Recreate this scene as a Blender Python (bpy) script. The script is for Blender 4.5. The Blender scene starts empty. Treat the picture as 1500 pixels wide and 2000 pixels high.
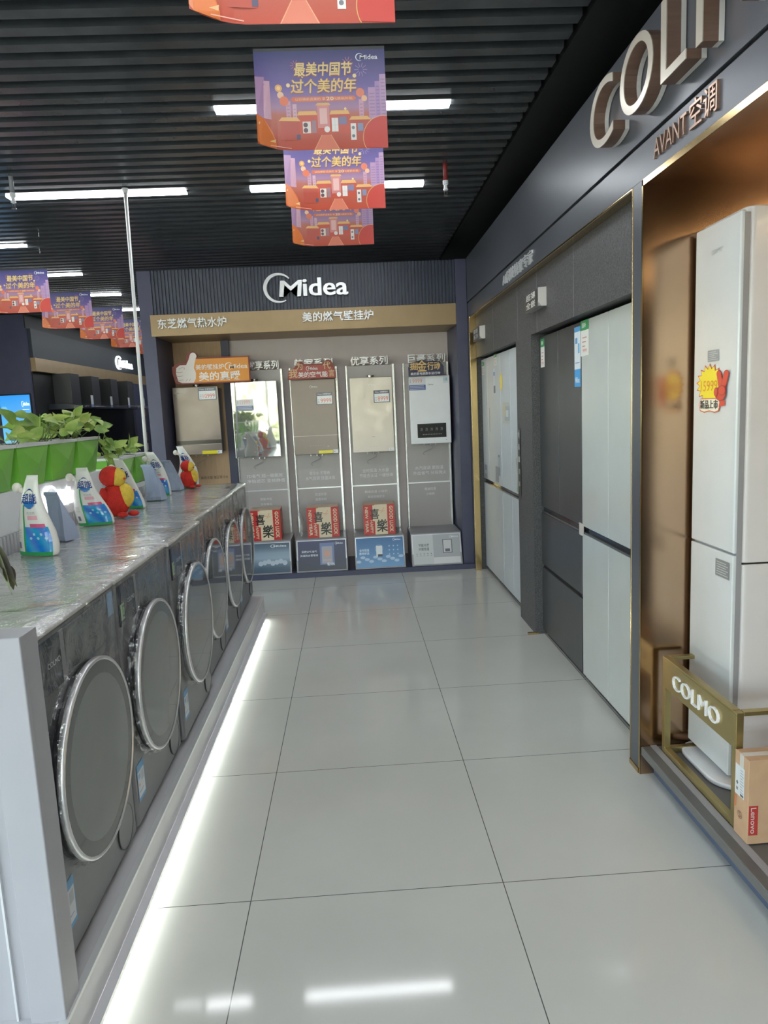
import bpy, math, random
from mathutils import Vector, Matrix
S = bpy.context.scene
COL = S.collection
rnd = random.Random(7)
PI = math.pi

# ------------------------------------------------------------------ camera
F_PX, YAW, PITCH, ROLL, CAMH = 1384.0, 0.04219, 0.14336, -0.04615, 1.508
cam_d = bpy.data.cameras.new('camera')
cam = bpy.data.objects.new('camera', cam_d)
COL.objects.link(cam)
cam_d.sensor_fit = 'VERTICAL'
cam_d.sensor_height = 36.0
cam_d.lens = 36.0 * F_PX / 2000.0
cam_d.clip_start = 0.05
fwd = Vector((math.sin(YAW)*math.cos(PITCH), math.cos(YAW)*math.cos(PITCH), -math.sin(PITCH)))
rt = Vector((math.cos(YAW), -math.sin(YAW), 0))
up = rt.cross(fwd)
r2 = rt*math.cos(ROLL) + up*math.sin(ROLL)
u2 = -rt*math.sin(ROLL) + up*math.cos(ROLL)
m = Matrix((r2, u2, -fwd)).transposed().to_4x4()
m.translation = Vector((0, 0, CAMH))
cam.matrix_world = m
S.camera = cam

# ------------------------------------------------------------------ world, exposure
S.view_settings.view_transform = 'Standard'
S.view_settings.look = 'None'
S.view_settings.gamma = 1
S.view_settings.exposure = 1.1
S.cycles.use_denoising = True
S.cycles.max_bounces = 8
S.cycles.sample_clamp_indirect = 6.0
LAMP = 14.5          # ceiling tube strength
TOE = 17.0           # led strip under the plinth
world = bpy.data.worlds.new('world')
S.world = world
world.use_nodes = True
wn = world.node_tree
wbg = wn.nodes['Background']
sky = wn.nodes.new('ShaderNodeTexSky')
sky.sky_type = 'NISHITA'
sky.sun_disc = False
sky.sun_elevation = math.radians(38)
sky.sun_rotation = math.radians(150)
hs = wn.nodes.new('ShaderNodeHueSaturation'); hs.inputs['Saturation'].default_value = 0.55
wn.links.new(sky.outputs[0], hs.inputs['Color']); wn.links.new(hs.outputs[0], wbg.inputs[0])
wbg.inputs[1].default_value = 1.0
sun_d = bpy.data.lights.new('sun', 'SUN'); sun_d.energy = 3.5; sun_d.angle = 0.01; sun_d.color = (1.0, 0.93, 0.8)
sun = bpy.data.objects.new('sun', sun_d); COL.objects.link(sun)
sun.rotation_euler = Vector((0.35, 0.6, 0.75)).to_track_quat('Z', 'Y').to_euler()
# daylight comes in through the real window openings; portals only guide the sampling
for nm, loc, rot, sx, sy in (('portal_back', (-2.0, -4.62, 1.3), (math.radians(90), 0, 0), 8.2, 2.5), ('portal_left', (-6.27, 0.0, 1.3), (math.radians(90), 0, math.radians(-90)), 8.0, 2.5)):
    pd = bpy.data.lights.new(nm, 'AREA'); pd.shape = 'RECTANGLE'; pd.size = sx; pd.size_y = sy; pd.cycles.is_portal = True
    po = bpy.data.objects.new(nm, pd); COL.objects.link(po); po.location = loc; po.rotation_euler = rot

# ------------------------------------------------------------------ materials
def mat(name, col, rough=0.5, metal=0.0, var=0.0, vscale=8.0, bump=0.0, bscale=60.0, emit=None, es=0.0, coat=0.0, spec=0.5, stretch=None, ior=None, rvar=0.0):
    mm = bpy.data.materials.new(name)
    mm.use_nodes = True
    nt = mm.node_tree
    b = nt.nodes['Principled BSDF']
    c4 = (col[0], col[1], col[2], 1)
    b.inputs['Base Color'].default_value = c4
    b.inputs['Roughness'].default_value = rough
    b.inputs['Metallic'].default_value = metal
    b.inputs['Coat Weight'].default_value = coat
    b.inputs['Coat Roughness'].default_value = 0.05
    b.inputs['Specular IOR Level'].default_value = spec
    if ior: b.inputs['IOR'].default_value = ior
    if emit:
        b.inputs['Emission Color'].default_value = (emit[0], emit[1], emit[2], 1)
        b.inputs['Emission Strength'].default_value = es
    tc = nt.nodes.new('ShaderNodeTexCoord')
    mp = nt.nodes.new('ShaderNodeMapping')
    nt.links.new(tc.outputs['Object'], mp.inputs[0])
    if stretch: mp.inputs['Scale'].default_value = stretch
    if var > 0 or rvar > 0:
        n = nt.nodes.new('ShaderNodeTexNoise')
        n.inputs['Scale'].default_value = vscale
        n.inputs['Detail'].default_value = 4
        nt.links.new(mp.outputs[0], n.inputs[0])
        if var > 0:
            r = nt.nodes.new('ShaderNodeValToRGB')
            r.color_ramp.elements[0].position = 0.3
            r.color_ramp.elements[1].position = 0.7
            r.color_ramp.elements[0].color = tuple(max(0, x*(1-var)) for x in col)+(1,)
            r.color_ramp.elements[1].color = tuple(min(1, x*(1+var)) for x in col)+(1,)
            nt.links.new(n.outputs[0], r.inputs[0])
            nt.links.new(r.outputs[0], b.inputs['Base Color'])
        if rvar > 0:
            mr = nt.nodes.new('ShaderNodeMapRange')
            mr.inputs[3].default_value = max(0, rough-rvar)
            mr.inputs[4].default_value = rough+rvar
            nt.links.new(n.outputs[0], mr.inputs[0])
            nt.links.new(mr.outputs[0], b.inputs['Roughness'])
    if bump > 0:
        n2 = nt.nodes.new('ShaderNodeTexNoise')
        n2.inputs['Scale'].default_value = bscale
        n2.inputs['Detail'].default_value = 3
        nt.links.new(mp.outputs[0], n2.inputs[0])
        bp = nt.nodes.new('ShaderNodeBump')
        bp.inputs['Strength'].default_value = bump
        bp.inputs['Distance'].default_value = 0.01
        nt.links.new(n2.outputs[0], bp.inputs['Height'])
        nt.links.new(bp.outputs[0], b.inputs['Normal'])
    return mm

def thin_fac(nt, base, top, normal=None):
    lw = nt.nodes.new('ShaderNodeLayerWeight'); lw.inputs['Blend'].default_value = 0.5
    pw = nt.nodes.new('ShaderNodeMath'); pw.operation = 'POWER'; pw.inputs[1].default_value = 4.5
    ma = nt.nodes.new('ShaderNodeMath'); ma.operation = 'MULTIPLY_ADD'; ma.inputs[1].default_value = top; ma.inputs[2].default_value = base
    nt.links.new(lw.outputs['Facing'], pw.inputs[0]); nt.links.new(pw.outputs[0], ma.inputs[0])
    if normal: nt.links.new(normal, lw.inputs['Normal'])
    return ma.outputs[0]
def film_mat():
    mm = bpy.data.materials.new('clear_plastic_film'); mm.use_nodes = True
    nt = mm.node_tree; nt.nodes.clear()
    out = nt.nodes.new('ShaderNodeOutputMaterial')
    mix = nt.nodes.new('ShaderNodeMixShader')
    tr = nt.nodes.new('ShaderNodeBsdfTransparent'); tr.inputs[0].default_value = (0.97, 0.975, 0.97, 1)
    gl = nt.nodes.new('ShaderNodeBsdfGlossy'); gl.inputs['Roughness'].default_value = 0.035
    tc = nt.nodes.new('ShaderNodeTexCoord')
    no = nt.nodes.new('ShaderNodeTexNoise'); no.inputs['Scale'].default_value = 14; no.inputs['Detail'].default_value = 4; no.inputs['Distortion'].default_value = 1.5
    bp = nt.nodes.new('ShaderNodeBump'); bp.inputs['Strength'].default_value = 0.25; bp.inputs['Distance'].default_value = 0.02
    nt.links.new(tc.outputs['Object'], no.inputs[0]); nt.links.new(no.outputs[0], bp.inputs['Height'])
    nt.links.new(bp.outputs[0], gl.inputs['Normal'])
    nt.links.new(thin_fac(nt, 0.10, 0.85, bp.outputs[0]), mix.inputs[0]); nt.links.new(tr.outputs[0], mix.inputs[1]); nt.links.new(gl.outputs[0], mix.inputs[2])
    nt.links.new(mix.outputs[0], out.inputs[0])
    return mm

def print_mat(name, rough=0.35, emit=0.0, metal=0.0):
    mm = bpy.data.materials.new(name); mm.use_nodes = True
    nt = mm.node_tree; b = nt.nodes['Principled BSDF']
    a = nt.nodes.new('ShaderNodeAttribute'); a.attribute_name = 'ink'
    nt.links.new(a.outputs['Color'], b.inputs['Base Color'])
    b.inputs['Roughness'].default_value = rough
    b.inputs['Metallic'].default_value = metal
    if emit:
        nt.links.new(a.outputs['Color'], b.inputs['Emission Color'])
        b.inputs['Emission Strength'].default_value = emit
    return mm

def tile_mat():
    mm = bpy.data.materials.new('glossy_floor_tile'); mm.use_nodes = True
    nt = mm.node_tree; b = nt.nodes['Principled BSDF']
    tc = nt.nodes.new('ShaderNodeTexCoord')
    mp = nt.nodes.new('ShaderNodeMapping')
    mp.inputs['Location'].default_value = (0.388, -2.05, 0)
    br = nt.nodes.new('ShaderNodeTexBrick')
    br.offset = 0; br.squash = 1
    br.inputs['Scale'].default_value = 1.0
    br.inputs['Brick Width'].default_value = 0.8
    br.inputs['Row Height'].default_value = 0.8
    br.inputs['Mortar Size'].default_value = 0.0016
    br.inputs['Mortar Smooth'].default_value = 0.1
    br.inputs['Bias'].default_value = 0
    br.inputs['Color1'].default_value = (0.60, 0.605, 0.56, 1)
    br.inputs['Color2'].default_value = (0.61, 0.612, 0.565, 1)
    br.inputs['Mortar'].default_value = (0.12, 0.12, 0.11, 1)
    nt.links.new(tc.outputs['Object'], mp.inputs[0]); nt.links.new(mp.outputs[0], br.inputs[0])
    n = nt.nodes.new('ShaderNodeTexNoise'); n.inputs['Scale'].default_value = 3; n.inputs['Detail'].default_value = 6
    nt.links.new(tc.outputs['Object'], n.inputs[0])
    mx = nt.nodes.new('ShaderNodeMixRGB'); mx.blend_type = 'MULTIPLY'; mx.inputs[0].default_value = 0.12
    nt.links.new(br.outputs['Color'], mx.inputs[1]); nt.links.new(n.outputs['Fac'], mx.inputs[2])
    nt.links.new(mx.outputs[0], b.inputs['Base Color'])
    b.inputs['Roughness'].default_value = 0.07
    b.inputs['IOR'].default_value = 1.36
    return mm

def glass_mat(name, tint=(1, 1, 1), rough=0.0):
    mm = bpy.data.materials.new(name); mm.use_nodes = True
    nt = mm.node_tree; nt.nodes.clear()
    out = nt.nodes.new('ShaderNodeOutputMaterial')
    mix = nt.nodes.new('ShaderNodeMixShader')
    tr = nt.nodes.new('ShaderNodeBsdfTransparent'); tr.inputs[0].default_value = tint+(1,)
    gl = nt.nodes.new('ShaderNodeBsdfGlossy'); gl.inputs['Roughness'].default_value = rough
    nt.links.new(thin_fac(nt, 0.04, 0.8), mix.inputs[0]); nt.links.new(tr.outputs[0], mix.inputs[1]); nt.links.new(gl.outputs[0], mix.inputs[2])
    nt.links.new(mix.outputs[0], out.inputs[0])
    return mm

M = {}
M['tile'] = tile_mat()
M['slat'] = mat('black_ceiling_slat', (0.060, 0.066, 0.070), 0.25, 0.0, var=0.15, spec=0.6)
M['black'] = mat('matte_black', (0.012, 0.012, 0.013), 0.6, var=0.1)
M['facade'] = mat('dark_grey_facade_metal', (0.095, 0.102, 0.120), 0.33, 0.25, var=0.08, vscale=1.2, rvar=0.06)
M['granite'] = mat('speckled_granite_grey', (0.082, 0.082, 0.084), 0.5, var=0.55, vscale=170, bump=0.1, bscale=200)
M['gold_trim'] = mat('polished_gold_trim', (0.55, 0.40, 0.19), 0.18, 1.0, var=0.05)
M['bronze'] = mat('brushed_bronze_mirror', (0.47, 0.31, 0.20), 0.2, 1.0, var=0.06, vscale=3, rvar=0.04)
M['goldband'] = mat('satin_gold_band', (0.36, 0.255, 0.135), 0.42, 0.35, var=0.05)
M['brass'] = mat('satin_brass', (0.42, 0.34, 0.15), 0.3, 0.85, var=0.05)
M['navy'] = mat('navy_laminate', (0.066, 0.070, 0.120), 0.42, var=0.06)
M['navyrib'] = mat('navy_ribs', (0.045, 0.056, 0.088), 0.4, var=0.06)
M['pinkgrey'] = mat('pinkish_grey_laminate', (0.68, 0.60, 0.585), 0.5, var=0.03)
M['wood'] = mat('light_oak_veneer', (0.64, 0.43, 0.25), 0.5, var=0.08, vscale=10, stretch=(6, 6, 0.5))
M['panelgrey'] = mat('warm_grey_board', (0.40, 0.375, 0.36), 0.42, 0.15, var=0.04, stretch=(1, 1, 0.1))
M['rail'] = mat('aluminium_rail', (0.60, 0.61, 0.62), 0.25, 0.8, var=0.04)
M['champagne'] = mat('champagne_letter_face', (0.62, 0.56, 0.47), 0.3, 0.3)  # copper letter faces: bright reflection from the left put into the colour
M['letter'] = mat('silver_letter', (0.72, 0.73, 0.74), 0.3, 0.4, var=0.03)
M['white'] = mat('white_lacquer', (0.80, 0.81, 0.82), 0.28, var=0.02)
M['whitegloss'] = mat('white_glass_panel', (0.62, 0.66, 0.67), 0.12, var=0.02, coat=0.5)
M['fridge_white'] = mat('pale_fridge_panel', (0.52, 0.555, 0.535), 0.22, var=0.02, coat=0.3)
M['fridge_cool'] = mat('cool_white_fridge_panel', (0.56, 0.605, 0.635), 0.40, var=0.02)
M['fridge_dark'] = mat('graphite_fridge_panel', (0.070, 0.073, 0.078), 0.32, 0.3, var=0.05)
M['panelpale'] = mat('pale_lilac_grey_panel', (0.36, 0.36, 0.385), 0.35, var=0.02)
M['plinth'] = mat('pale_grey_plinth', (0.58, 0.58, 0.60), 0.35, var=0.02)
M['washer'] = mat('steel_grey_washer', (0.21, 0.21, 0.22), 0.38, 0.35, var=0.04)
M['washertop'] = mat('washer_top_under_film', (0.68, 0.675, 0.655), 0.20, 0.0, var=0.04)
M['darkpanel'] = mat('dark_glass_panel', (0.030, 0.034, 0.042), 0.12, var=0.03)
M['screenpanel'] = mat('grey_display_glass', (0.14, 0.15, 0.145), 0.12, var=0.03)
M['doorglass'] = mat('smoked_door_glass', (0.17, 0.18, 0.172), 0.04, 0.0, var=0.03, coat=0.3, ior=1.6)
M['doorglass2'] = mat('smoked_door_glass_border', (0.085, 0.088, 0.085), 0.05, 0.0, var=0.03, coat=0.3, ior=1.6)
M['chrome'] = mat('chrome_ring', (0.62, 0.62, 0.62), 0.34, 0.7, var=0.03)
M['rubber'] = mat('dark_door_rim', (0.03, 0.031, 0.034), 0.35, var=0.05)
M['film'] = film_mat()
M['lamp'] = mat('lamp_diffuser', (0.9, 0.9, 0.9), 0.5, emit=(0.93, 0.97, 1.0), es=LAMP)
M['led'] = mat('led_strip', (0.9, 0.9, 0.9), 0.5, emit=(0.95, 1.0, 0.95), es=TOE)
M['glow'] = mat('glowing_letter', (0.9, 0.9, 0.9), 0.5, emit=(0.9, 0.96, 1.0), es=0.55)
M['lampframe'] = mat('lamp_housing', (0.05, 0.05, 0.05), 0.4)
M['ink'] = print_mat('printed_sheet')
M['inkgloss'] = print_mat('printed_gloss', 0.15)
M['inkscreen'] = print_mat('lit_screen', 0.3, 0.5)
M['potgreen'] = mat('green_plastic_pot', (0.19, 0.50, 0.06), 0.35, var=0.12, vscale=3)
M['potrim'] = mat('pale_pot_liner', (0.66, 0.68, 0.66), 0.4, var=0.03)
M['soil'] = mat('potting_soil', (0.06, 0.045, 0.03), 0.9, var=0.4, vscale=60, bump=0.5, bscale=90)
M['stem'] = mat('plant_stem', (0.20, 0.28, 0.08), 0.6, var=0.2)
def leaf_mat(name, a, b_, c):
    mm = bpy.data.materials.new(name); mm.use_nodes = True
    nt = mm.node_tree; b = nt.nodes['Principled BSDF']
    g = nt.nodes.new('ShaderNodeTexNoise'); g.inputs['Scale'].default_value = 9; g.inputs['Detail'].default_value = 3
    tc = nt.nodes.new('ShaderNodeTexCoord'); nt.links.new(tc.outputs['Object'], g.inputs[0])
    r = nt.nodes.new('ShaderNodeValToRGB')
    r.color_ramp.elements[0].position = 0.35; r.color_ramp.elements[0].color = a+(1,)
    r.color_ramp.elements[1].position = 0.68; r.color_ramp.elements[1].color = c+(1,)
    e = r.color_ramp.elements.new(0.52); e.color = b_+(1,)
    nt.links.new(g.outputs['Fac'], r.inputs[0]); nt.links.new(r.outputs[0], b.inputs['Base Color'])
    b.inputs['Roughness'].default_value = 0.5
    b.inputs['Subsurface Weight'].default_value = 0.0
    return mm
M['leaf'] = leaf_mat('pothos_leaf', (0.17, 0.31, 0.06), (0.30, 0.44, 0.09), (0.50, 0.56, 0.15))
M['dryleaf'] = leaf_mat('withered_leaf', (0.05, 0.045, 0.03), (0.12, 0.14, 0.06), (0.10, 0.07, 0.04))
M['bagpaper'] = mat('grey_blue_paper', (0.33, 0.39, 0.52), 0.6, var=0.06, bump=0.3, bscale=12)
M['plushred'] = mat('red_plush', (0.62, 0.03, 0.02), 0.9, var=0.15, vscale=50, bump=0.6, bscale=220)
M['plushyellow'] = mat('yellow_plush', (0.80, 0.58, 0.08), 0.9, var=0.1, vscale=50, bump=0.6, bscale=220)
M['cap'] = mat('cream_cap', (0.72, 0.70, 0.62), 0.35)
M['redpipe'] = mat('red_pipe', (0.30, 0.03, 0.03), 0.4)
M['platform'] = mat('dark_stone_platform', (0.12, 0.12, 0.115), 0.28, var=0.08, vscale=5)
M['hoodgrey'] = mat('dark_hood_metal', (0.06, 0.062, 0.062), 0.35, 0.3)
M['fasciadark'] = mat('dark_blue_grey_fascia', (0.036, 0.046, 0.056), 0.6)
M['kick'] = mat('blue_grey_kick', (0.09, 0.115, 0.18), 0.4)
M['card'] = mat('brown_cardboard', (0.50, 0.32, 0.19), 0.65, var=0.06, vscale=20)
M['acwhite'] = mat('pearl_white_panel', (0.62, 0.65, 0.655), 0.2, var=0.02, coat=0.3)
M['acside'] = mat('cream_white_panel', (0.68, 0.655, 0.645), 0.25, var=0.02, coat=0.2)
M['grey'] = mat('mid_grey_plastic', (0.30, 0.30, 0.31), 0.35, var=0.03)
M['heater_bronze'] = mat('bronze_mirror_glass', (0.20, 0.165, 0.15), 0.22, 0.35, coat=0.25, var=0.03)
M['heater_mirror'] = mat('silver_mirror_glass', (0.70, 0.72, 0.70), 0.03, 0.85, coat=0.5, var=0.02)
M['heater_taupe'] = mat('taupe_metal', (0.245, 0.205, 0.175), 0.3, 0.2, var=0.03)
M['heater_champ'] = mat('champagne_glass', (0.58, 0.52, 0.45), 0.22, 0.1, coat=0.5, var=0.02)
M['steel'] = mat('brushed_steel', (0.36, 0.35, 0.34), 0.25, 0.9, var=0.05)
M['glass'] = glass_mat('window_glass', (0.93, 0.96, 0.95))
M['wallgrey'] = mat('light_wall_paint', (0.55, 0.55, 0.54), 0.6, var=0.03)
M['pole'] = mat('white_painted_pole', (0.72, 0.73, 0.72), 0.35, var=0.03)
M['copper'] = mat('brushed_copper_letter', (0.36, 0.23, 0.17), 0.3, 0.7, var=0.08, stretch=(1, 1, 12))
M['acryl'] = mat('pale_acrylic_back', (0.66, 0.64, 0.60), 0.3)
M['tape'] = mat('clear_tape', (0.62, 0.58, 0.52), 0.15)
M['pavement'] = mat('outdoor_pavement', (0.42, 0.40, 0.36), 0.7, var=0.1)
M['hedge'] = leaf_mat('outdoor_foliage', (0.36, 0.36, 0.18), (0.60, 0.56, 0.32), (0.80, 0.74, 0.50))

# ------------------------------------------------------------------ builders
W = {}
class MB:
    def __init__(s): s.v = []; s.f = []; s.c = []
    def add(s, vs, fs, col=None):
        o = len(s.v); s.v += [tuple(p) for p in vs]
        for f in fs: s.f.append(tuple(i+o for i in f)); s.c.append(col or (0.8, 0.8, 0.8))
        return s
    def box(s, x0, x1, y0, y1, z0, z1, col=None):
        x0, x1 = sorted((x0, x1)); y0, y1 = sorted((y0, y1)); z0, z1 = sorted((z0, z1))
        v = [(x0,y0,z0),(x1,y0,z0),(x1,y1,z0),(x0,y1,z0),(x0,y0,z1),(x1,y0,z1),(x1,y1,z1),(x0,y1,z1)]
        return s.add(v, [(0,3,2,1),(4,5,6,7),(0,1,5,4),(1,2,6,5),(2,3,7,6),(3,0,4,7)], col)
    def loft(s, loops, cap=True, col=None, closed=True):
        n = len(loops[0]); vs = [p for l in loops for p in l]; fs = []
        for i in range(len(loops)-1):
            for j in range(n if closed else n-1):
                k = (j+1) % n
                fs.append((i*n+j, i*n+k, (i+1)*n+k, (i+1)*n+j))
        if cap: fs.append(tuple(range(n-1, -1, -1))); fs.append(tuple((len(loops)-1)*n+j for j in range(n)))
        return s.add(vs, fs, col)
    def prism(s, pts, axis, a, b, col=None):
        def P(p, t): return {'X': (t, p[0], p[1]), 'Y': (p[0], t, p[1]), 'Z': (p[0], p[1], t)}[axis]
        return s.loft([[P(p, a) for p in pts], [P(p, b) for p in pts]], True, col)
    def tube(s, path, r, n=8, col=None, cap=True):
        path = [Vector(p) for p in path]; loops = []
        rr = r if isinstance(r, (list, tuple)) else [r]*len(path)
        ref = None
        for i, p in enumerate(path):
            d = (path[min(i+1, len(path)-1)]-path[max(i-1, 0)]).normalized()
            if ref is None: ref = Vector((0, 0, 1)) if abs(d.z) < 0.9 else Vector((1, 0, 0))
            a = d.cross(ref).normalized(); b = d.cross(a).normalized(); ref = -b if False else ref
            loops.append([p+(a*math.cos(2*PI*k/n)+b*math.sin(2*PI*k/n))*rr[i] for k in range(n)])
        return s.loft(loops, cap, col)
    def lathe(s, prof, o, axis='Z', n=32, col=None, cap=False, sc=(1, 1)):
        # prof: list of (radius, along)
        loops = []
        for r, t in prof:
            L = []
            for k in range(n):
                c, d = r*math.cos(2*PI*k/n)*sc[0], r*math.sin(2*PI*k/n)*sc[1]
                if axis == 'Z': L.append((o[0]+c, o[1]+d, o[2]+t))
                elif axis == 'X': L.append((o[0]+t, o[1]+c, o[2]+d))
                else: L.append((o[0]+c, o[1]+t, o[2]+d))
            loops.append(L)
        return s.loft(loops, cap, col)
    def ball(s, o, rx, ry, rz, n=16, m_=10, col=None):
        loops = []
        for i in range(m_+1):
            a = -PI/2+PI*i/m_; r = max(math.cos(a), 0.001)
            loops.append([(o[0]+rx*r*math.cos(2*PI*k/n), o[1]+ry*r*math.sin(2*PI*k/n), o[2]+rz*math.sin(a)) for k in range(n)])
        return s.loft(loops, False, col)
    def build(s, name, mt, parent=None, smooth=False, bevel=0.0, ink=False, seg=2, shell=0.0):
        me = bpy.data.meshes.new(name)
        vs = s.v
        if parent is not None and parent in W:
            inv = W[parent].inverted(); vs = [tuple(inv @ Vector(p)) for p in vs]
        me.from_pydata(vs, [], s.f)
        if ink:
            ca = me.color_attributes.new('ink', 'FLOAT_COLOR', 'CORNER')
            for p in me.polygons:
                c = s.c[p.index]
                for k, li in enumerate(p.loop_indices):
                    cc = c if not isinstance(c[0], tuple) else c[k % len(c)]
                    ca.data[li].color = (cc[0], cc[1], cc[2], 1)
        me.materials.append(mt)
        me.validate()
        ob = bpy.data.objects.new(name, me); COL.objects.link(ob)
        if parent is not None:
            ob.parent = parent; W[ob] = W[parent].copy()
        else: W[ob] = Matrix.Identity(4)
        if smooth:
            for p in me.polygons: p.use_smooth = True
        if bevel > 0:
            bm = ob.modifiers.new('bevel', 'BEVEL'); bm.width = bevel; bm.segments = seg; bm.limit_method = 'ANGLE'; bm.angle_limit = math.radians(50)
            for p in me.polygons: p.use_smooth = True
            try:
                wnm = ob.modifiers.new('wn', 'WEIGHTED_NORMAL'); wnm.keep_sharp = True
            except Exception: pass
        if shell > 0:
            sm = ob.modifiers.new('shell', 'SOLIDIFY'); sm.thickness = shell; sm.offset = 0
        return ob

def thing(name, label, cat, loc=(0, 0, 0), rotz=0.0, group=None, tilt=None):
    o = bpy.data.objects.new(name, None); COL.objects.link(o)
    o.empty_display_size = 0.05
    o.location = loc; o.rotation_euler = (0, 0, rotz)
    W[o] = Matrix.Translation(Vector(loc)) @ Matrix.Rotation(rotz, 4, 'Z')
    o['label'] = label; o['category'] = cat
    if group: o['group'] = group
    return o
def tag(o, label, cat, group=None, kind=None):
    o['label'] = label; o['category'] = cat
    if group: o['group'] = group
    if kind: o['kind'] = kind
    return o
def struct(o, label=None):
    o['kind'] = 'structure'
    if label: o['label'] = label; o['category'] = o.name.split('_')[0]
    return o
def copy_tree(o, parent=None):
    c = o.copy(); COL.objects.link(c); c.parent = parent
    for ch in [x for x in list(bpy.data.objects) if x.parent == o]: copy_tree(ch, c)
    return c
def local(root):
    """builder space for a thing: identity so shapes are written in the thing's own frame"""
    W[root] = Matrix.Identity(4); return root

# text ------------------------------------------------------------
_tc = {}
def text_data(s, off=0.0, ext=0.0, res=2):
    k = (s, off, ext, res)
    if k in _tc: return _tc[k]
    cu = bpy.data.curves.new('t', 'FONT'); cu.body = s; cu.offset = off; cu.extrude = ext; cu.resolution_u = res
    cu.fill_mode = 'BOTH' if ext > 0 else 'FRONT'
    ob = bpy.data.objects.new('t', cu); COL.objects.link(ob)
    bpy.context.view_layer.update()
    dg = bpy.context.evaluated_depsgraph_get()
    me = bpy.data.meshes.new_from_object(ob.evaluated_get(dg))
    vs = [tuple(v.co) for v in me.vertices]; fs = [tuple(p.vertices) for p in me.polygons]
    bpy.data.objects.remove(ob); bpy.data.curves.remove(cu); bpy.data.meshes.remove(me)
    if vs:
        x0 = min(v[0] for v in vs); x1 = max(v[0] for v in vs); y0 = min(v[1] for v in vs); y1 = max(v[1] for v in vs)
        vs = [((v[0]-x0)/(x1-x0), (v[1]-y0)/(y1-y0), (v[2]/ext*0.5+0.5) if ext > 0 else 0) for v in vs]
    _tc[k] = (vs, fs); return _tc[k]

def logo_shapes():
    """swoosh ring left of the word, in a box 0..3.4 x 0..1.25"""
    out = []; n = 40; ring = []
    for i in range(n+1):
        t = i/n; a = math.radians(38+t*262)
        R = 0.6; w = 0.04+0.10*math.sin(PI*min(1, t*1.02))
        ring.append((0.62+R*math.cos(a), 0.62+R*math.sin(a), 0.62+(R-w)*math.cos(a), 0.62+(R-w)*math.sin(a)))
    out.append(ring); return out

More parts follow.
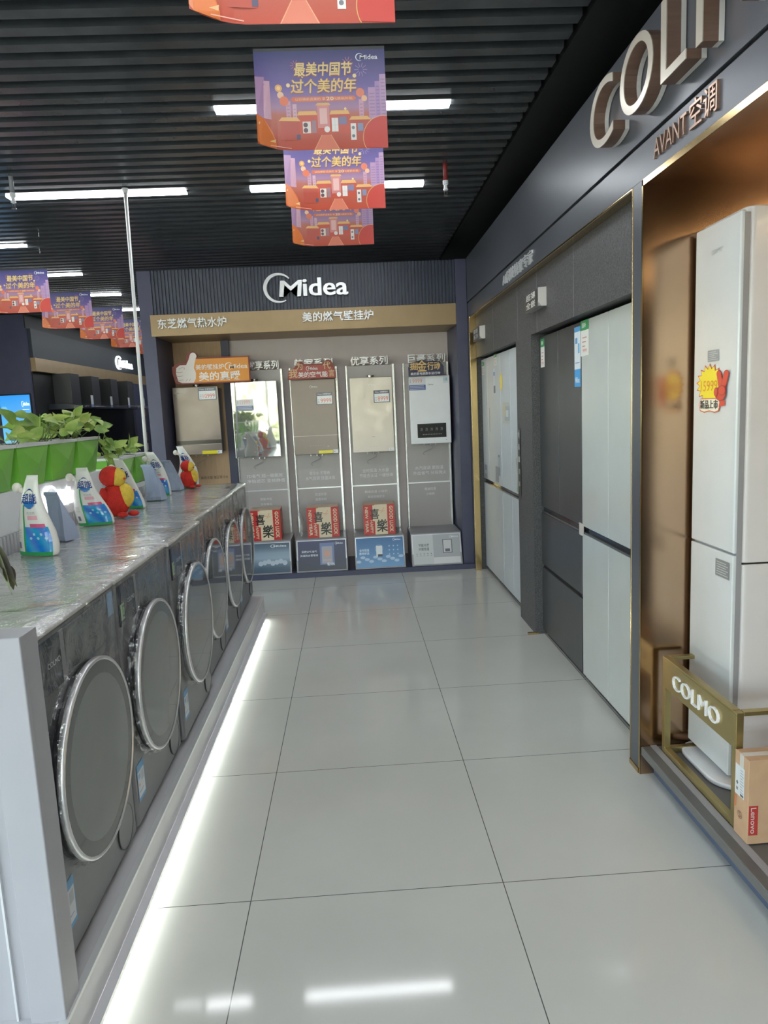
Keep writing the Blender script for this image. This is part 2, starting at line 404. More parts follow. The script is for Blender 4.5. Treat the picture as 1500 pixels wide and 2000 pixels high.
class Art:
    """flat printed artwork: 2D shapes in paint order, mapped onto a surface"""
    def __init__(s, step=0.00035): s.items = []; s.lay = 0; s.step = step
    def poly(s, pts, col, up=True):
        if up: s.lay += 1
        s.items.append(([(p[0], p[1]) for p in pts], [tuple(range(len(pts)))], [col], s.lay)); return s
    def rect(s, x0, y0, x1, y1, col, up=True): return s.poly([(x0, y0), (x1, y0), (x1, y1), (x0, y1)], col, up)
    def grid(s, x0, y0, x1, y1, nx, ny, cf):
        vs = []; fs = []; cs = []
        for j in range(ny+1):
            for i in range(nx+1): vs.append((x0+(x1-x0)*i/nx, y0+(y1-y0)*j/ny))
        for j in range(ny):
            for i in range(nx):
                q = [j*(nx+1)+i, j*(nx+1)+i+1, (j+1)*(nx+1)+i+1, (j+1)*(nx+1)+i]
                fs.append(tuple(q)); cs.append(tuple(cf(*vs[k]) for k in q))
        s.lay += 1; s.items.append((vs, fs, cs, s.lay)); return s
    def circle(s, cx, cy, r, col, n=24, ry=None, up=True):
        ry = ry or r
        return s.poly([(cx+r*math.cos(2*PI*k/n), cy+ry*math.sin(2*PI*k/n)) for k in range(n)], col, up)
    def ring(s, cx, cy, r, w, col, a0=0, a1=360, n=28, ry=None):
        k_ = (ry or r)/r; vs = []; fs = []
        for i in range(n+1):
            a = math.radians(a0+(a1-a0)*i/n)
            vs += [(cx+r*math.cos(a), cy+r*k_*math.sin(a)), (cx+(r-w)*math.cos(a), cy+(r-w)*k_*math.sin(a))]
        for i in range(n): fs.append((2*i, 2*i+2, 2*i+3, 2*i+1))
        s.lay += 1; s.items.append((vs, fs, [col]*len(fs), s.lay)); return s
    def line(s, pts, w, col):
        vs = []; fs = []
        for i in range(len(pts)-1):
            a = Vector(pts[i]); b = Vector(pts[i+1]); d = (b-a); 
            if d.length == 0: continue
            d.normalize(); n = Vector((-d.y, d.x))*w/2; o = len(vs)
            vs += [tuple(a-n), tuple(b-n), tuple(b+n), tuple(a+n)]; fs.append((o, o+1, o+2, o+3))
        s.lay += 1; s.items.append((vs, fs, [col]*len(fs), s.lay)); return s
    def text(s, t, x0, y0, x1, y1, col, off=0.0, rot=0, shear=0.0, res=2):
        if off > 0.013:     # heavier strokes: the same glyphs laid twice, a hair apart
            d = (off-0.01)*0.55*(y1-y0)
            for dx, dy in ((-d, 0), (d, 0), (0, d)): s.text(t, x0+dx, y0+dy, x1+dx, y1+dy, col, 0.010, rot, shear, res)
            return s
        vs, fs = text_data(t, off, 0, res); o = []
        for v in vs:
            if rot == 90: a, b = 1-v[1], v[0]
            elif rot == -90: a, b = v[1], 1-v[0]
            else: a, b = v[0], v[1]
            o.append((x0+(x1-x0)*a+shear*b*(y1-y0), y0+(y1-y0)*b))
        s.lay += 1; s.items.append((o, fs, [col]*len(fs), s.lay)); return s
    def logo(s, x0, y0, x1, y1, col):
        w, h = x1-x0, y1-y0
        for ring in logo_shapes():
            vs = []; fs = []
            for r in ring:
                vs += [(x0+r[0]/3.4*w, y0+r[1]/1.25*h), (x0+r[2]/3.4*w, y0+r[3]/1.25*h)]
            for i in range(len(ring)-1): fs.append((2*i, 2*i+2, 2*i+3, 2*i+1))
            s.lay += 1; s.items.append((vs, fs, [col]*len(fs), s.lay))
        s.text('M', x0+w*0.19, y0+h*0.20, x0+w*0.44, y0+h*0.72, col, 0.02, shear=0.12); s.text('idea', x0+w*0.475, y0+h*0.20, x1, y0+h*0.78, col, 0.02)
        return s
    def brk(s, name): s.items.append(name); return s
    def build(s, name, mp, parent=None, mt=None, back=None):
        secs = [(name, [])]; base = []
        for it in s.items:
            if isinstance(it, str): secs.append((it, []))
            else: secs[-1][1].append(it)
        out = None; done = []
        for nm, items in secs:
            if not items: continue
            mb = MB()
            for vs, fs, cs, _l in items:
                if not vs: continue
                bb = (min(v[0] for v in vs), max(v[0] for v in vs), min(v[1] for v in vs), max(v[1] for v in vs))
                lay = 1+max([q[4] for q in done if q[0] < bb[1] and q[1] > bb[0] and q[2] < bb[3] and q[3] > bb[2]] or [0])
                done.append(bb+(lay,))
                o = len(mb.v)
                for (x, y) in vs: mb.v.append(tuple(mp(x, y, lay*s.step)))
                for f, c in zip(fs, cs): mb.f.append(tuple(i+o for i in f)); mb.c.append(c)
            r = mb.build(nm, mt or M['ink'], parent, ink=True)
            out = out or r
        return out

def planeY(ox, oy, oz, sx=1, sz=1):      # art facing -Y (towards the camera)
    return lambda x, y, l: Vector((ox+x*sx, oy-l, oz+y*sz))
def planeNX(ox, oy, oz):                 # art facing -X, reading from +Y to -Y
    return lambda x, y, l: Vector((ox-l, oy-x, oz+y))
def planePX(ox, oy, oz):                 # art facing +X, reading from -Y to +Y
    return lambda x, y, l: Vector((ox+l, oy+x, oz+y))
def frame3(o, u, v):
    o = Vector(o); u = Vector(u); v = Vector(v); n = u.cross(v).normalized()
    return lambda x, y, l: o+u*x+v*y+n*l

def text3d(mb, t, mp, w, h, depth, off=0.02, shear=0.0, col=None):
    if off > 0.013:
        d = (off-0.01)*0.5*h
        for q, e in ((-d, 1.0), (d, 1.04)): text3d(mb, t, lambda x, y, l, q=q, e=e: mp(x+q, y, l*e), w, h, depth, 0.010, shear, col)
        return
    vs, fs = text_data(t, off, 0.1, 8 if len(t) < 3 and h > 0.15 else 3)
    mb.add([mp(v[0]*w+shear*v[1]*h, v[1]*h, v[2]*depth) for v in vs], fs, col)
def logo3d(mb, mp, w, h, depth):
    for ring in logo_shapes():
        loops = []
        for r in ring:
            a = (r[0]/3.4*w, r[1]/1.25*h); b = (r[2]/3.4*w, r[3]/1.25*h)
            loops.append([mp(a[0], a[1], 0), mp(a[0], a[1], depth), mp(b[0], b[1], depth), mp(b[0], b[1], 0)])
        mb.loft(loops)
    text3d(mb, 'M', lambda x, y, l: mp(x+w*0.19, y+h*0.20, l*1.08), w*0.25, h*0.52, depth, 0.05, shear=0.12)
    text3d(mb, 'idea', lambda x, y, l: mp(x+w*0.475, y+h*0.20, l), w*0.525, h*0.58, depth, 0.05)

# ================================================================== SETTING
XW = 1.10
# floor
b = MB(); b.box(-6.2, 2.2, -4.6, 15.6, -0.1, 0.0); struct(b.build('floor', M['tile']))
# ceiling: black panel, slats running across, plain border by the right facade
b = MB(); b.box(-6.25, 2.2, -4.6, 15.6, 3.10, 3.18)
y = -4.5
while y < 15.4:
    b.box(-6.2, 0.98, y, y+0.060, 2.98, 3.065); y += 0.120
struct(b.build('ceiling', M['slat']))
b = MB(); b.box(1.0, 2.2, -4.6, 15.5, 2.98, 3.099); struct(b.build('ceiling_border', M['black']))
# walls
b = MB(); b.box(-6.25, -6.1, 4.0, 9.9, 0, 3.10); struct(b.build('wall_left', M['wallgrey']))
b = MB(); b.box(-6.25, -6.1, -4.6, 4.0, 2.55, 3.10); b.box(-6.25, -6.1, -4.6, 4.0, 0, 0.12)
for y in (-4.55, -2.4, -0.3, 1.8, 3.95): b.box(-6.25, -6.1, y-0.04, y+0.04, 0.12, 2.55)
b.build('wall_left_glazed', M['rail'])['kind'] = 'structure'
b = MB(); b.box(-6.18, -6.17, -4.6, 4.0, 0.12, 2.55); struct(b.build('window_2', M['glass']))
b = MB(); b.box(-6.1, -4.25, 9.9, 15.6, 0, 3.10); struct(b.build('wall_left_block', M['navy']))
b = MB(); b.box(-4.249, -4.235, 9.89, 15.3, 2.802, 3.10); struct(b.build('wall_left_upper', M['black']))
b = MB(); b.box(-4.25, 2.2, 15.3, 15.5, 0, 3.10); struct(b.build('wall_far', M['navy']))
# shop front behind the camera: posts, sill and glass
b = MB()
b.box(-6.1, 2.2, -4.6, -4.45, 2.55, 3.10); b.box(-6.1, 2.2, -4.6, -4.45, 0, 0.12)
for x in (-6.05, -4.7, -3.35, -2.0, -1.45, 0.4, 2.1): b.box(x-0.04, x+0.04, -4.6, -4.45, 0.12, 2.55)
b.build('wall_back', M['rail'])['kind'] = 'structure'
b = MB(); b.box(-6.1, 2.2, -4.53, -4.52, 0.12, 2.55); struct(b.build('window_1', M['glass']))

# right facade: pier, fascia with a dark groove, reveal
YN = 2.65     # niche edge
def wallbox(name, mt, *a, bv=0.0):
    b = MB(); b.box(*a); return struct(b.build(name, mt, bevel=bv))
wallbox('wall_right_fascia', M['facade'], XW, 1.30, -4.5, 6.47, 2.422, 2.798, bv=0.002)
wallbox('trim_1', M['black'], XW+0.012, 1.30, -4.5, 6.47, 2.408, 2.422)
wallbox('wall_right_lower_fascia', M['facade'], XW, 1.30, -4.5, 6.47, 2.284, 2.408, bv=0.002)
wallbox('wall_right_pier', M['facade'], XW, 1.90, 2.652, 2.737, 0, 2.284)
wallbox('wall_right_end', M['facade'], XW, 1.90, 6.42, 6.47, 0, 2.284)
wallbox('wall_right_front', M['facade'], XW, 1.90, -4.5, 0.6, 0, 2.284)
wallbox('wall_right', M['facade'], 1.95, 2.1, -4.5, 15.3, 0, 2.98)
# granite inner panel with fridge openings
GX = 1.15
wallbox('wall_right_header', M['granite'], GX, 1.94, 2.745, 6.40, 1.925, 2.275)
wallbox('wall_right_pillar', M['granite'], GX, 1.94, 4.46, 4.86, 0, 1.925)
wallbox('wall_right_jamb', M['granite'], GX, 1.94, 6.409, 6.419, 0, 1.925)
b = MB()
for yy in (4.80, 4.31, 3.61, 5.6): b.box(GX-0.0006, GX+0.001, yy-0.0015, yy+0.0015, 1.925, 2.265)
b.build('trim_2', M['grey'])['kind'] = 'structure'
b = MB()
b.box(1.098, 1.15, 2.745, 6.36, 2.272, 2.283); b.box(1.098, 1.149, 2.7375, 2.7445, 0, 2.283)
b.box(1.093, 1.15, 6.355, 6.385, 0, 2.283)
b.build('trim_3', M['gold_trim'], bevel=0.002)['kind'] = 'structure'
b = MB(); b.box(1.10, 1.17, 4.45, 4.47, 0, 0.012); b.box(1.095, 1.11, 2.65, 2.74, 0, 0.02); b.build('trim_4', M['gold_trim'])['kind'] = 'structure'
# bronze niche
b = MB()
b.box(1.10, 1.90, 2.640, 2.651, 0.0, 2.27)
b.box(1.10, 1.90, 0.6, 2.651, 2.262, 2.274)
b.box(1.885, 1.899, 0.6, 2.651, 0.0, 2.27)
struct(b.build('wall_niche', M['bronze']))
b = MB(); b.box(1.0975, 1.101, 2.640, 2.652, 0, 2.283); b.box(1.0975, 1.101, 0.6, 2.652, 2.262, 2.2835); b.build('trim_5', M['gold_trim'])['kind'] = 'structure'
# niche lamp on the soffit (real strip behind the unit, gives the warm glow)
t = thing('niche_light', 'warm strip light in the bronze niche soffit behind the tall white cabinet', 'light', (1.82, 1.7, 2.26))
M['warm'] = mat('warm_diffuser', (0.9, 0.8, 0.6), 0.5, emit=(1.0, 0.80, 0.48), es=7.0)
b = MB(); b.box(1.80, 1.86, 0.9, 2.5, 2.245, 2.262); b.build('housing', M['grey'], t)
b = MB(); b.box(1.805, 1.855, 0.92, 2.48, 2.241, 2.245); b.build('diffuser', M['warm'], t)

# ------------------------------------------------------------------ signs on the facade
nx = lambda y0, z0, x0=XW: planeNX(x0, y0, z0)
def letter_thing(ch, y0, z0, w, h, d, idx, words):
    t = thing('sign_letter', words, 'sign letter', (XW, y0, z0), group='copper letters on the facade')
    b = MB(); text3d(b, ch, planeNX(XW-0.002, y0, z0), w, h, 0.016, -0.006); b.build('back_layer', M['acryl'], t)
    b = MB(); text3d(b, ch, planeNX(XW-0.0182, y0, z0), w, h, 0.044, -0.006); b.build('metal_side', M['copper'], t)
    b = MB(); text3d(b, ch, planeNX(XW-0.0624, y0, z0), w, h, 0.003, -0.006); b.build('sheen_face_layer', M['champagne'], t)  # thin added layer, carries the painted reflection over the copper face
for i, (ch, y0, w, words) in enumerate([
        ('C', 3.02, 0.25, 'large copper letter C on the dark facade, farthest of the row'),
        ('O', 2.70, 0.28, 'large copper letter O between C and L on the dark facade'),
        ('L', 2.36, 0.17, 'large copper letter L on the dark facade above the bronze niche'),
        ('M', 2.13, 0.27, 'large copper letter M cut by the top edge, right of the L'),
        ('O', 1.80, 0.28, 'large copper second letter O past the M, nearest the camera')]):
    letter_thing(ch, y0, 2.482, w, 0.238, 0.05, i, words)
b = MB(); text3d(b, 'AVANT', nx(2.54, 2.318), 0.24, 0.062, 0.009, 0.0)
tag(b.build('sign_lettering', M['copper']), 'small copper Latin capitals above the bronze niche', 'sign')
b = MB(); text3d(b, '空调', nx(2.28, 2.312), 0.165, 0.085, 0.009, 0.004)
tag(b.build('sign_lettering', M['copper']), 'pair of copper Chinese characters above the bronze niche, larger than the capitals', 'sign')
b = MB(); text3d(b, 'AI科技管家专家', nx(4.98, 2.305), 0.80, 0.078, 0.008, 0.004)
tag(b.build('sign_lettering', M['letter']), 'row of small copper characters above the fridge wall', 'sign')
for y0, lab, tx in ((4.42, 'dark projecting sign block with four characters above the graphite fridge', '超薄全嵌'), (6.25, 'dark projecting sign block at the far end above the cool white fridges', '零嵌系列')):
    t = thing('sign_block', lab, 'sign', (GX, y0, 2.05))
    b = MB(); b.prism([(GX, 2.045), (GX, 2.165), (GX-0.05, 2.135), (GX-0.05, 2.06)], 'Y', 0, 1)
    b.v = [(p[0], 0, p[2]) for p in b.v]
    b = MB(); b.box(GX-0.045, GX, y0-0.32, y0, 2.05, 2.155); b.build('body', M['grey'], t, bevel=0.003)
    b = MB(); b.prism([(GX-0.03, 2.05), (GX-0.047, 2.075), (GX-0.047, 2.15), (GX-0.001, 2.155), (GX-0.001, 2.05)], 'Y', y0-0.326, y0-0.32); b.build('end_cap', M['acryl'], t)
    a = Art(); a.rect(0.005, 0, 0.30, 0.1, (0.05, 0.05, 0.05)); a.text(tx[:2], 0.04, 0.055, 0.25, 0.094, (0.8, 0.8, 0.78), 0.01); a.text(tx[2:], 0.04, 0.008, 0.25, 0.048, (0.8, 0.8, 0.78), 0.01)
    a.build('lettering', planeNX(GX-0.046, y0, 2.052), t)
# narrow vertical label on the granite pillar
a = Art(); a.rect(0, 0, 0.075, 0.46, (0.03, 0.03, 0.03)); a.rect(0, 0.40, 0.075, 0.46, (0.12, 0.12, 0.12))
for k, ch in enumerate('微晶一周鲜'): a.text(ch, 0.015, 0.41-k*0.085-0.0, 0.06, 0.41-k*0.085+0.038 if k else 0.445, (0.55, 0.55, 0.53), 0.01)
o = a.build('banner_strip', planeNX(GX-0.004, 4.845, 0.87))
tag(o, 'narrow black strip with pale characters on the granite pillar', 'sign')

# ------------------------------------------------------------------ fridges
FX = 1.20
def rbox(b, x0, x1, y0, y1, z0, z1): return b.box(x0, x1, y0, y1, z0, z1)
def price_card(a, x, y, w, h, head=(0.05, 0.35, 0.12)):
    a.brk('price_card')
    a.rect(x, y, x+w, y+h, (0.80, 0.80, 0.76)); a.rect(x, y+h*0.72, x+w, y+h, head)
    a.text('国补', x+w*0.2, y+h*0.79, x+w*0.7, y+h*0.93, (0.85, 0.9, 0.85), 0.02)
    for k in range(3): a.rect(x+w*0.2, y+h*(0.50-0.12*k), x+w*(0.75-0.1*k), y+h*(0.53-0.12*k), (0.55, 0.25, 0.22))
    a.text('9999', x+w*0.25, y+h*0.10, x+w*0.75, y+h*0.20, (0.6, 0.12, 0.1))
def fridge(y1, y0, seams_up, seams_dn, mt, label, drawers=False, deco=None):
    """y1 far side, y0 near side"""
    t = thing('refrigerator', label, 'refrigerator', (FX+0.3, (y0+y1)/2, 0))
    g = 0.0035
    b = MB(); b.box(FX+0.03, FX+0.66, y0+0.004, y1-0.004, 0.03, 1.895); b.build('cabinet', M['rubber'], t, bevel=0.004)
    b = MB(); b.box(FX+0.025, FX+0.5, y0+0.03, y1-0.03, 0.0, 0.035); b.build('base_grille', M['black'], t)
    ys = [y1]+list(seams_up)+[y0]
    for i in range(len(ys)-1):
        b = MB(); b.box(FX, FX+0.045, ys[i+1]+g, ys[i]-g, 0.852, 1.905); b.build('door', mt, t, bevel=0.003)
    if drawers:
        for za, zb in ((0.475, 0.812), (0.035, 0.452)):
            b = MB(); b.box(FX, FX+0.045, y0+g, y1-g, za, zb); b.build('drawer', mt, t, bevel=0.003)
        b = MB(); b.box(FX+0.012, FX+0.03, y0+0.004, y1-0.004, 0.452, 0.475); b.build('handle_channel', M['black'], t)
    else:
        ys = [y1]+list(seams_dn)+[y0]
        for i in range(len(ys)-1):
            b = MB(); b.box(FX, FX+0.045, ys[i+1]+g, ys[i]-g, 0.035, 0.812); b.build('lower_door', mt, t, bevel=0.003)
    hc = MB(); hc.box(FX+0.014, FX+0.03, y0+0.004, y1-0.004, 0.812, 0.852); h = hc.build('handle_channel', M['darkpanel'], t)
    hf = MB(); hf.box(FX+0.002, FX+0.012, y0+0.01, y1-0.01, 0.814, 0.823); hf.build('handle_trim', M['steel'], t)
    if deco:
        a = Art(0.0004); deco(a); a.build('stickers', planeNX(FX-0.0008, y1, 0), t)
    return t
def deco_a(a):
    price_card(a, 0.04, 1.77, 0.10, 0.11)
    a.brk('door_handle').rect(0.325, 1.28, 0.337, 1.48, (0.10, 0.11, 0.14))
    price_card(a, 0.56, 1.82, 0.11, 0.09)
    a.brk('sticker').rect(0.52, 1.60, 0.60, 1.80, (0.62, 0.70, 0.78)); a.rect(0.53, 1.74, 0.59, 1.77, (0.1, 0.25, 0.55)); a.rect(0.53, 1.60, 0.60, 1.66, (0.1, 0.14, 0.25))
    a.brk('sticker').rect(0.05, 0.86, 0.17, 0.98, (0.30, 0.33, 0.36)); a.rect(0.06, 0.9, 0.15, 0.93, (0.5, 0.53, 0.55))
    a.brk('sticker').rect(0.53, 0.87, 0.66, 1.0, (0.25, 0.30, 0.36)); a.rect(0.64, 0.93, 0.72, 1.10, (0.22, 0.28, 0.36)); a.rect(0.66, 1.0, 0.70, 1.08, (0.55, 0.6, 0.6))
def deco_b(a):
    a.circle(0.03, 1.68, 0.055, (0.80, 0.55, 0.10), ry=0.07); a.circle(0.03, 1.68, 0.04, (0.85, 0.75, 0.15), ry=0.055)
    a.brk('sticker').rect(0.08, 1.36, 0.30, 1.52, (0.50, 0.52, 0.46)); a.rect(0.14, 1.38, 0.31, 1.49, (0.36, 0.42, 0.46)); a.circle(0.12, 1.46, 0.05, (0.60, 0.52, 0.36)); a.rect(0.18, 1.41, 0.27, 1.46, (0.62, 0.66, 0.66))
    a.brk('sticker').rect(0.60, 1.79, 0.68, 1.82, (0.12, 0.30, 0.62)); a.brk('sticker').rect(0.60, 1.54, 0.70, 1.68, (0.35, 0.52, 0.78)); a.rect(0.61, 1.70, 0.64, 1.77, (0.55, 0.58, 0.60))
    a.brk('sticker').rect(0.61, 1.34, 0.70, 1.53, (0.40, 0.44, 0.50)); a.circle(0.655, 1.48, 0.04, (0.55, 0.52, 0.48)); a.rect(0.62, 1.36, 0.69, 1.41, (0.58, 0.55, 0.62))
    a.brk('sticker').poly([(0.50, 0.87), (0.56, 0.87), (0.58, 1.0), (0.63, 1.10), (0.60, 1.12), (0.55, 1.03), (0.51, 1.12), (0.48, 1.11), (0.52, 1.0)], (0.42, 0.40, 0.36))
    a.rect(0.57, 0.88, 0.74, 1.01, (0.33, 0.40, 0.48)); a.rect(0.60, 0.92, 0.71, 0.97, (0.5, 0.55, 0.6)); a.rect(0.50, 0.87, 0.57, 0.90, (0.25, 0.45, 0.25)); a.rect(0.63, 0.855, 0.74, 0.88, (0.15, 0.3, 0.6))
def deco_c(a):
    price_card(a, 0.04, 1.72, 0.085, 0.17)
    a.brk('energy_label').rect(0.70, 1.58, 0.80, 1.88, (0.72, 0.80, 0.86)); a.rect(0.70, 1.58, 0.80, 1.67, (0.05, 0.35, 0.75)); a.rect(0.70, 1.86, 0.80, 1.885, (0.1, 0.4, 0.75))
    a.text('Midea', 0.715, 1.60, 0.785, 1.63, (0.8, 0.9, 1.0), 0.02); a.rect(0.715, 1.80, 0.75, 1.83, (0.1, 0.3, 0.6)); a.rect(0.76, 1.75, 0.785, 1.80, (0.15, 0.45, 0.75)); a.rect(0.715, 1.70, 0.785, 1.705, (0.2, 0.3, 0.5))
def deco_d(a):
    price_card(a, 0.0, 1.73, 0.12, 0.175)
fridge(6.405, 5.62, (6.15,), (), M['fridge_cool'], 'cool white refrigerator at the far end with a narrow left door and stickers', deco=deco_a)
fridge(5.615, 4.865, (5.28,), (5.28,), M['fridge_cool'], 'cool white refrigerator beside the granite pillar, round yellow sticker on it', deco=deco_b)
fridge(4.455, 3.655, (4.06,), (), M['fridge_dark'], 'graphite refrigerator with two upper doors and two drawers', drawers=True, deco=deco_c)
fridge(3.65, 2.86, (3.265,), (3.265,), M['fridge_white'], 'pale grey-white four-door refrigerator, nearest of the fridge row', deco=deco_d)
b = MB(); b.box(FX+0.01, FX+0.06, 2.745, 2.857, 0.01, 1.905)
tag(b.build('filler_panel', M['granite']), 'narrow dark filler panel between the nearest fridge and the pier', 'panel')
# tape strips across the handle gap
b = MB(); b.box(FX-0.003, FX-0.001, 3.62, 3.69, 0.80, 0.865); tag(b.build('tape_strip', M['tape']), 'strip of tape over the handle gap between graphite and white fridges', 'tape')

# ------------------------------------------------------------------ niche: platform, cabinet unit, gold frame, carton
t = thing('platform', 'low dark stone platform in the bronze niche', 'platform', (1.5, 1.6, 0))
b = MB(); b.box(1.102, 1.884, 0.62, 2.638, 0.085, 0.12); b.build('top_slab', M['platform'], t, bevel=0.004)
b = MB(); b.box(1.155, 1.884, 0.62, 2.638, 0.0, 0.085); b.build('kick_board', M['kick'], t)
b = MB(); b.box(1.14, 1.165, 0.62, 2.638, 0.1201, 0.1225); b.build('inlay', M['grey'], t)

AX, AY0, AY1 = 1.283, 2.312, 2.618
t = thing('air_conditioner', 'tall white square floor-standing air conditioner inside the bronze niche', 'air conditioner', (AX+0.2, 2.43, 0.12))
b = MB()
def rr(x0, x1, y0, y1, r, n=5):
    pts = []
    for cx, cy, a0 in ((x1-r, y0+r, -90), (x1-r, y1-r, 0), (x0+r, y1-r, 90), (x0+r, y0+r, 180)):
        for k in range(n+1):
            a = math.radians(a0+90*k/n); pts.append((cx+r*math.cos(a), cy+r*math.sin(a)))
    return pts
b = MB(); b.prism(rr(AX+0.022, AX+0.40, AY0+0.003, AY1, 0.03), 'Z', 0.15, 0.925); b.build('lower_body', M['acside'], t, bevel=0.003)
b = MB(); b.prism(rr(AX+0.022, AX+0.40, AY0+0.003, AY1, 0.03), 'Z', 0.931, 2.10); b.build('upper_body', M['acside'], t, bevel=0.004)
b = MB(); b.box(AX+0.028, AX+0.39, AY0+0.012, AY1-0.006, 0.92, 0.935); b.build('seam', M['black'], t)
b = MB(); b.box(AX, AX+0.018, AY0+0.004, AY1-0.002, 0.965, 2.088); b.build('front_panel', M['acwhite'], t, bevel=0.006, seg=3)
b = MB(); b.box(AX, AX+0.018, AY0+0.004, AY1-0.002, 0.155, 0.958); b.build('lower_front_panel', M['acwhite'], t, bevel=0.004)
b = MB(); b.box(AX+0.012, AX+0.03, AY0+0.003, AY1-0.01, 0.16, 2.08); b.build('side_groove', M['grey'], t)
b = MB(); b.prism(rr(AX-0.055, AX+0.45, AY0-0.05, AY1+0.01, 0.10, 8), 'Z', 0.1205, 0.14); b.build('foot_plate', M['white'], t, bevel=0.006)
a = Art(); a.text('COLMO', 0, 0, 0.07, 0.016, (0.40, 0.42, 0.42)); a.build('brand_mark', planeNX(AX-0.0008, 2.50, 1.985), t)
a = Art(); a.rect(0, 0, 0.078, 0.055, (0.30, 0.33, 0.34))
for k in range(5): a.rect(0.006, 0.008+k*0.009, 0.07-0.012*(k % 3), 0.0105+k*0.009, (0.58, 0.60, 0.60))
a.build('rating_label', (lambda x, y, l: Vector((AX-0.0008-l, 2.512-x, 1.622+y*0.72))), t)
a = Art(); a.rect(0, 0, 0.095, 0.062, (0.22, 0.23, 0.23))
for k in range(6): a.rect(0.008, 0.008+k*0.0085, 0.085-0.012*(k % 2), 0.0105+k*0.0085, (0.55, 0.56, 0.55))
a.build('rating_label', planeNX(AX-0.0008, 2.428, 0.868), t)
# price burst
a = Art(0.0006)
def burst(R, r, sx=1.0):
    pts = []
    for k in range(34):
        an = math.radians(90+k*360/34); q = R if k % 2 == 0 else r
        pts.append((0.085+q*math.cos(an)*0.9, 0.145+q*math.sin(an)))
    return pts
a.poly(burst(0.118, 0.088), (0.55, 0.06, 0.03)); a.poly(burst(0.106, 0.083), (0.88, 0.72, 0.02))
a.poly([(0.02, 0.065), (0.16, 0.065), (0.175, 0.03), (0.16, -0.01), (0.13, -0.018), (0.09, -0.01), (0.05, -0.018), (0.015, -0.008), (0.005, 0.03)], (0.60, 0.12, 0.06))
a.poly([(0.022, 0.06), (0.155, 0.06), (0.168, 0.03), (0.155, -0.004), (0.13, -0.012), (0.09, -0.004), (0.05, -0.012), (0.02, -0.003), (0.011, 0.03)], (0.86, 0.80, 0.66))
a.text('15999', 0.018, 0.105, 0.145, 0.165, (0.72, 0.25, 0.02), 0.004)
a.text('新品上市', 0.02, 0.005, 0.155, 0.055, (0.02, 0.03, 0.05), 0.025)
red = (0.62, 0.035, 0.03); dk = (0.30, 0.02, 0.05)
def blob(cx, cy, rx, ry): a.circle(cx, cy, rx+0.004, dk, ry=ry+0.004); a.circle(cx, cy, rx, red, ry=ry)
def stick(x0, y0, x1, y1, w):
    d = Vector((x1-x0, y1-y0)).normalized(); n = Vector((-d.y, d.x))
    for ww, c in ((w+0.004, dk), (w, red)):
        pts = []
        for k in range(9):
            an = -PI/2+PI*k/8; p = Vector((x1, y1))+d*math.cos(an)*ww+n*math.sin(an)*ww; pts.append(tuple(p))
        pts += [tuple(Vector((x0, y0))+n*ww), tuple(Vector((x0, y0))-n*ww)]
        a.poly(pts, c)
stick(0.175, 0.12, 0.157, 0.20, 0.014); stick(0.19, 0.11, 0.212, 0.195, 0.016)
a.poly([(0.160, 0.015), (0.205, 0.022), (0.205, 0.05), (0.168, 0.055)], red)
blob(0.175, 0.088, 0.036, 0.036); blob(0.188, 0.105, 0.025, 0.024); blob(0.146, 0.098, 0.012, 0.022)
a.build('price_sticker', lambda x, y, l: Vector((AX-0.001-l, 2.572-x*0.92, 1.455+y*0.62)), t, M['inkgloss'])

# gold display frame round the foot
t = thing('brass_stand', 'low square brass frame standing round the foot of the air conditioner', 'stand', (1.45, 2.35, 0.12))
fx0, fx1, fy0, fy1, fz0, fz1, s_ = 1.168, 1.78, 2.062, 2.595, 0.121, 0.512, 0.024
for px in (fx0, fx1-s_):
    for py in (fy0, fy1-s_): b = MB(); b.box(px, px+s_, py, py+s_, fz0, fz1); b.build('post', M['brass'], t, bevel=0.0015)
for z0, z1 in ((fz0, fz0+0.022), (fz1-0.012, fz1+0.002)):
    for py in (fy0, fy1-s_): b = MB(); b.box(fx0+s_, fx1-s_, py, py+s_, z0, z1); b.build('rail', M['brass'], t, bevel=0.0015)
    for px in (fx0, fx1-s_): b = MB(); b.box(px, px+s_, fy0+s_, fy1-s_, z0, z1); b.build('rail', M['brass'], t, bevel=0.0015)
b = MB(); b.box(fx0-0.001, fx0+0.012, fy0+0.004, fy1-0.004, 0.392, fz1-0.006); b.build('sign_band', M['brass'], t)
b = MB(); text3d(b, 'COLMO', planeNX(fx0-0.001, 2.495, 0.422), 0.335, 0.055, 0.008, -0.012); b.build('lettering', M['white'], t)
# carton
t = thing('cardboard_box', 'upright brown cardboard carton beside the brass frame, red label on it', 'box', (1.32, 2.01, 0.12))
b = MB(); b.box(1.160, 1.50, 1.972, 2.05, 0.1235, 0.40); b.build('carton', M['card'], t, bevel=0.002)
b = MB(); b.box(1.1595, 1.502, 2.000, 2.022, 0.4002, 0.4008); b.box(1.1592, 1.1597, 2.000, 2.022, 0.355, 0.4008); b.build('tape', M['tape'], t)
a = Art(); a.rect(0, 0.135, 0.052, 0.235, (0.66, 0.69, 0.70))
for k in range(9): a.rect(0.028, 0.15+k*0.009, 0.048-0.003*(k % 3), 0.1525+k*0.009, (0.3, 0.32, 0.34))
a.poly([(0.012, 0.167), (0.018, 0.175), (0.012, 0.183), (0.006, 0.175)], (0.08, 0.09, 0.1)); a.rect(0.007, 0.150, 0.017, 0.160, (0.2, 0.2, 0.2)); a.rect(0.03, 0.138, 0.048, 0.146, (0.1, 0.1, 0.1))
a.ring(0.03, 0.075, 0.013, 0.002, (0.25, 0.13, 0.07)); a.text('5', 0.024, 0.066, 0.036, 0.084, (0.25, 0.13, 0.07))
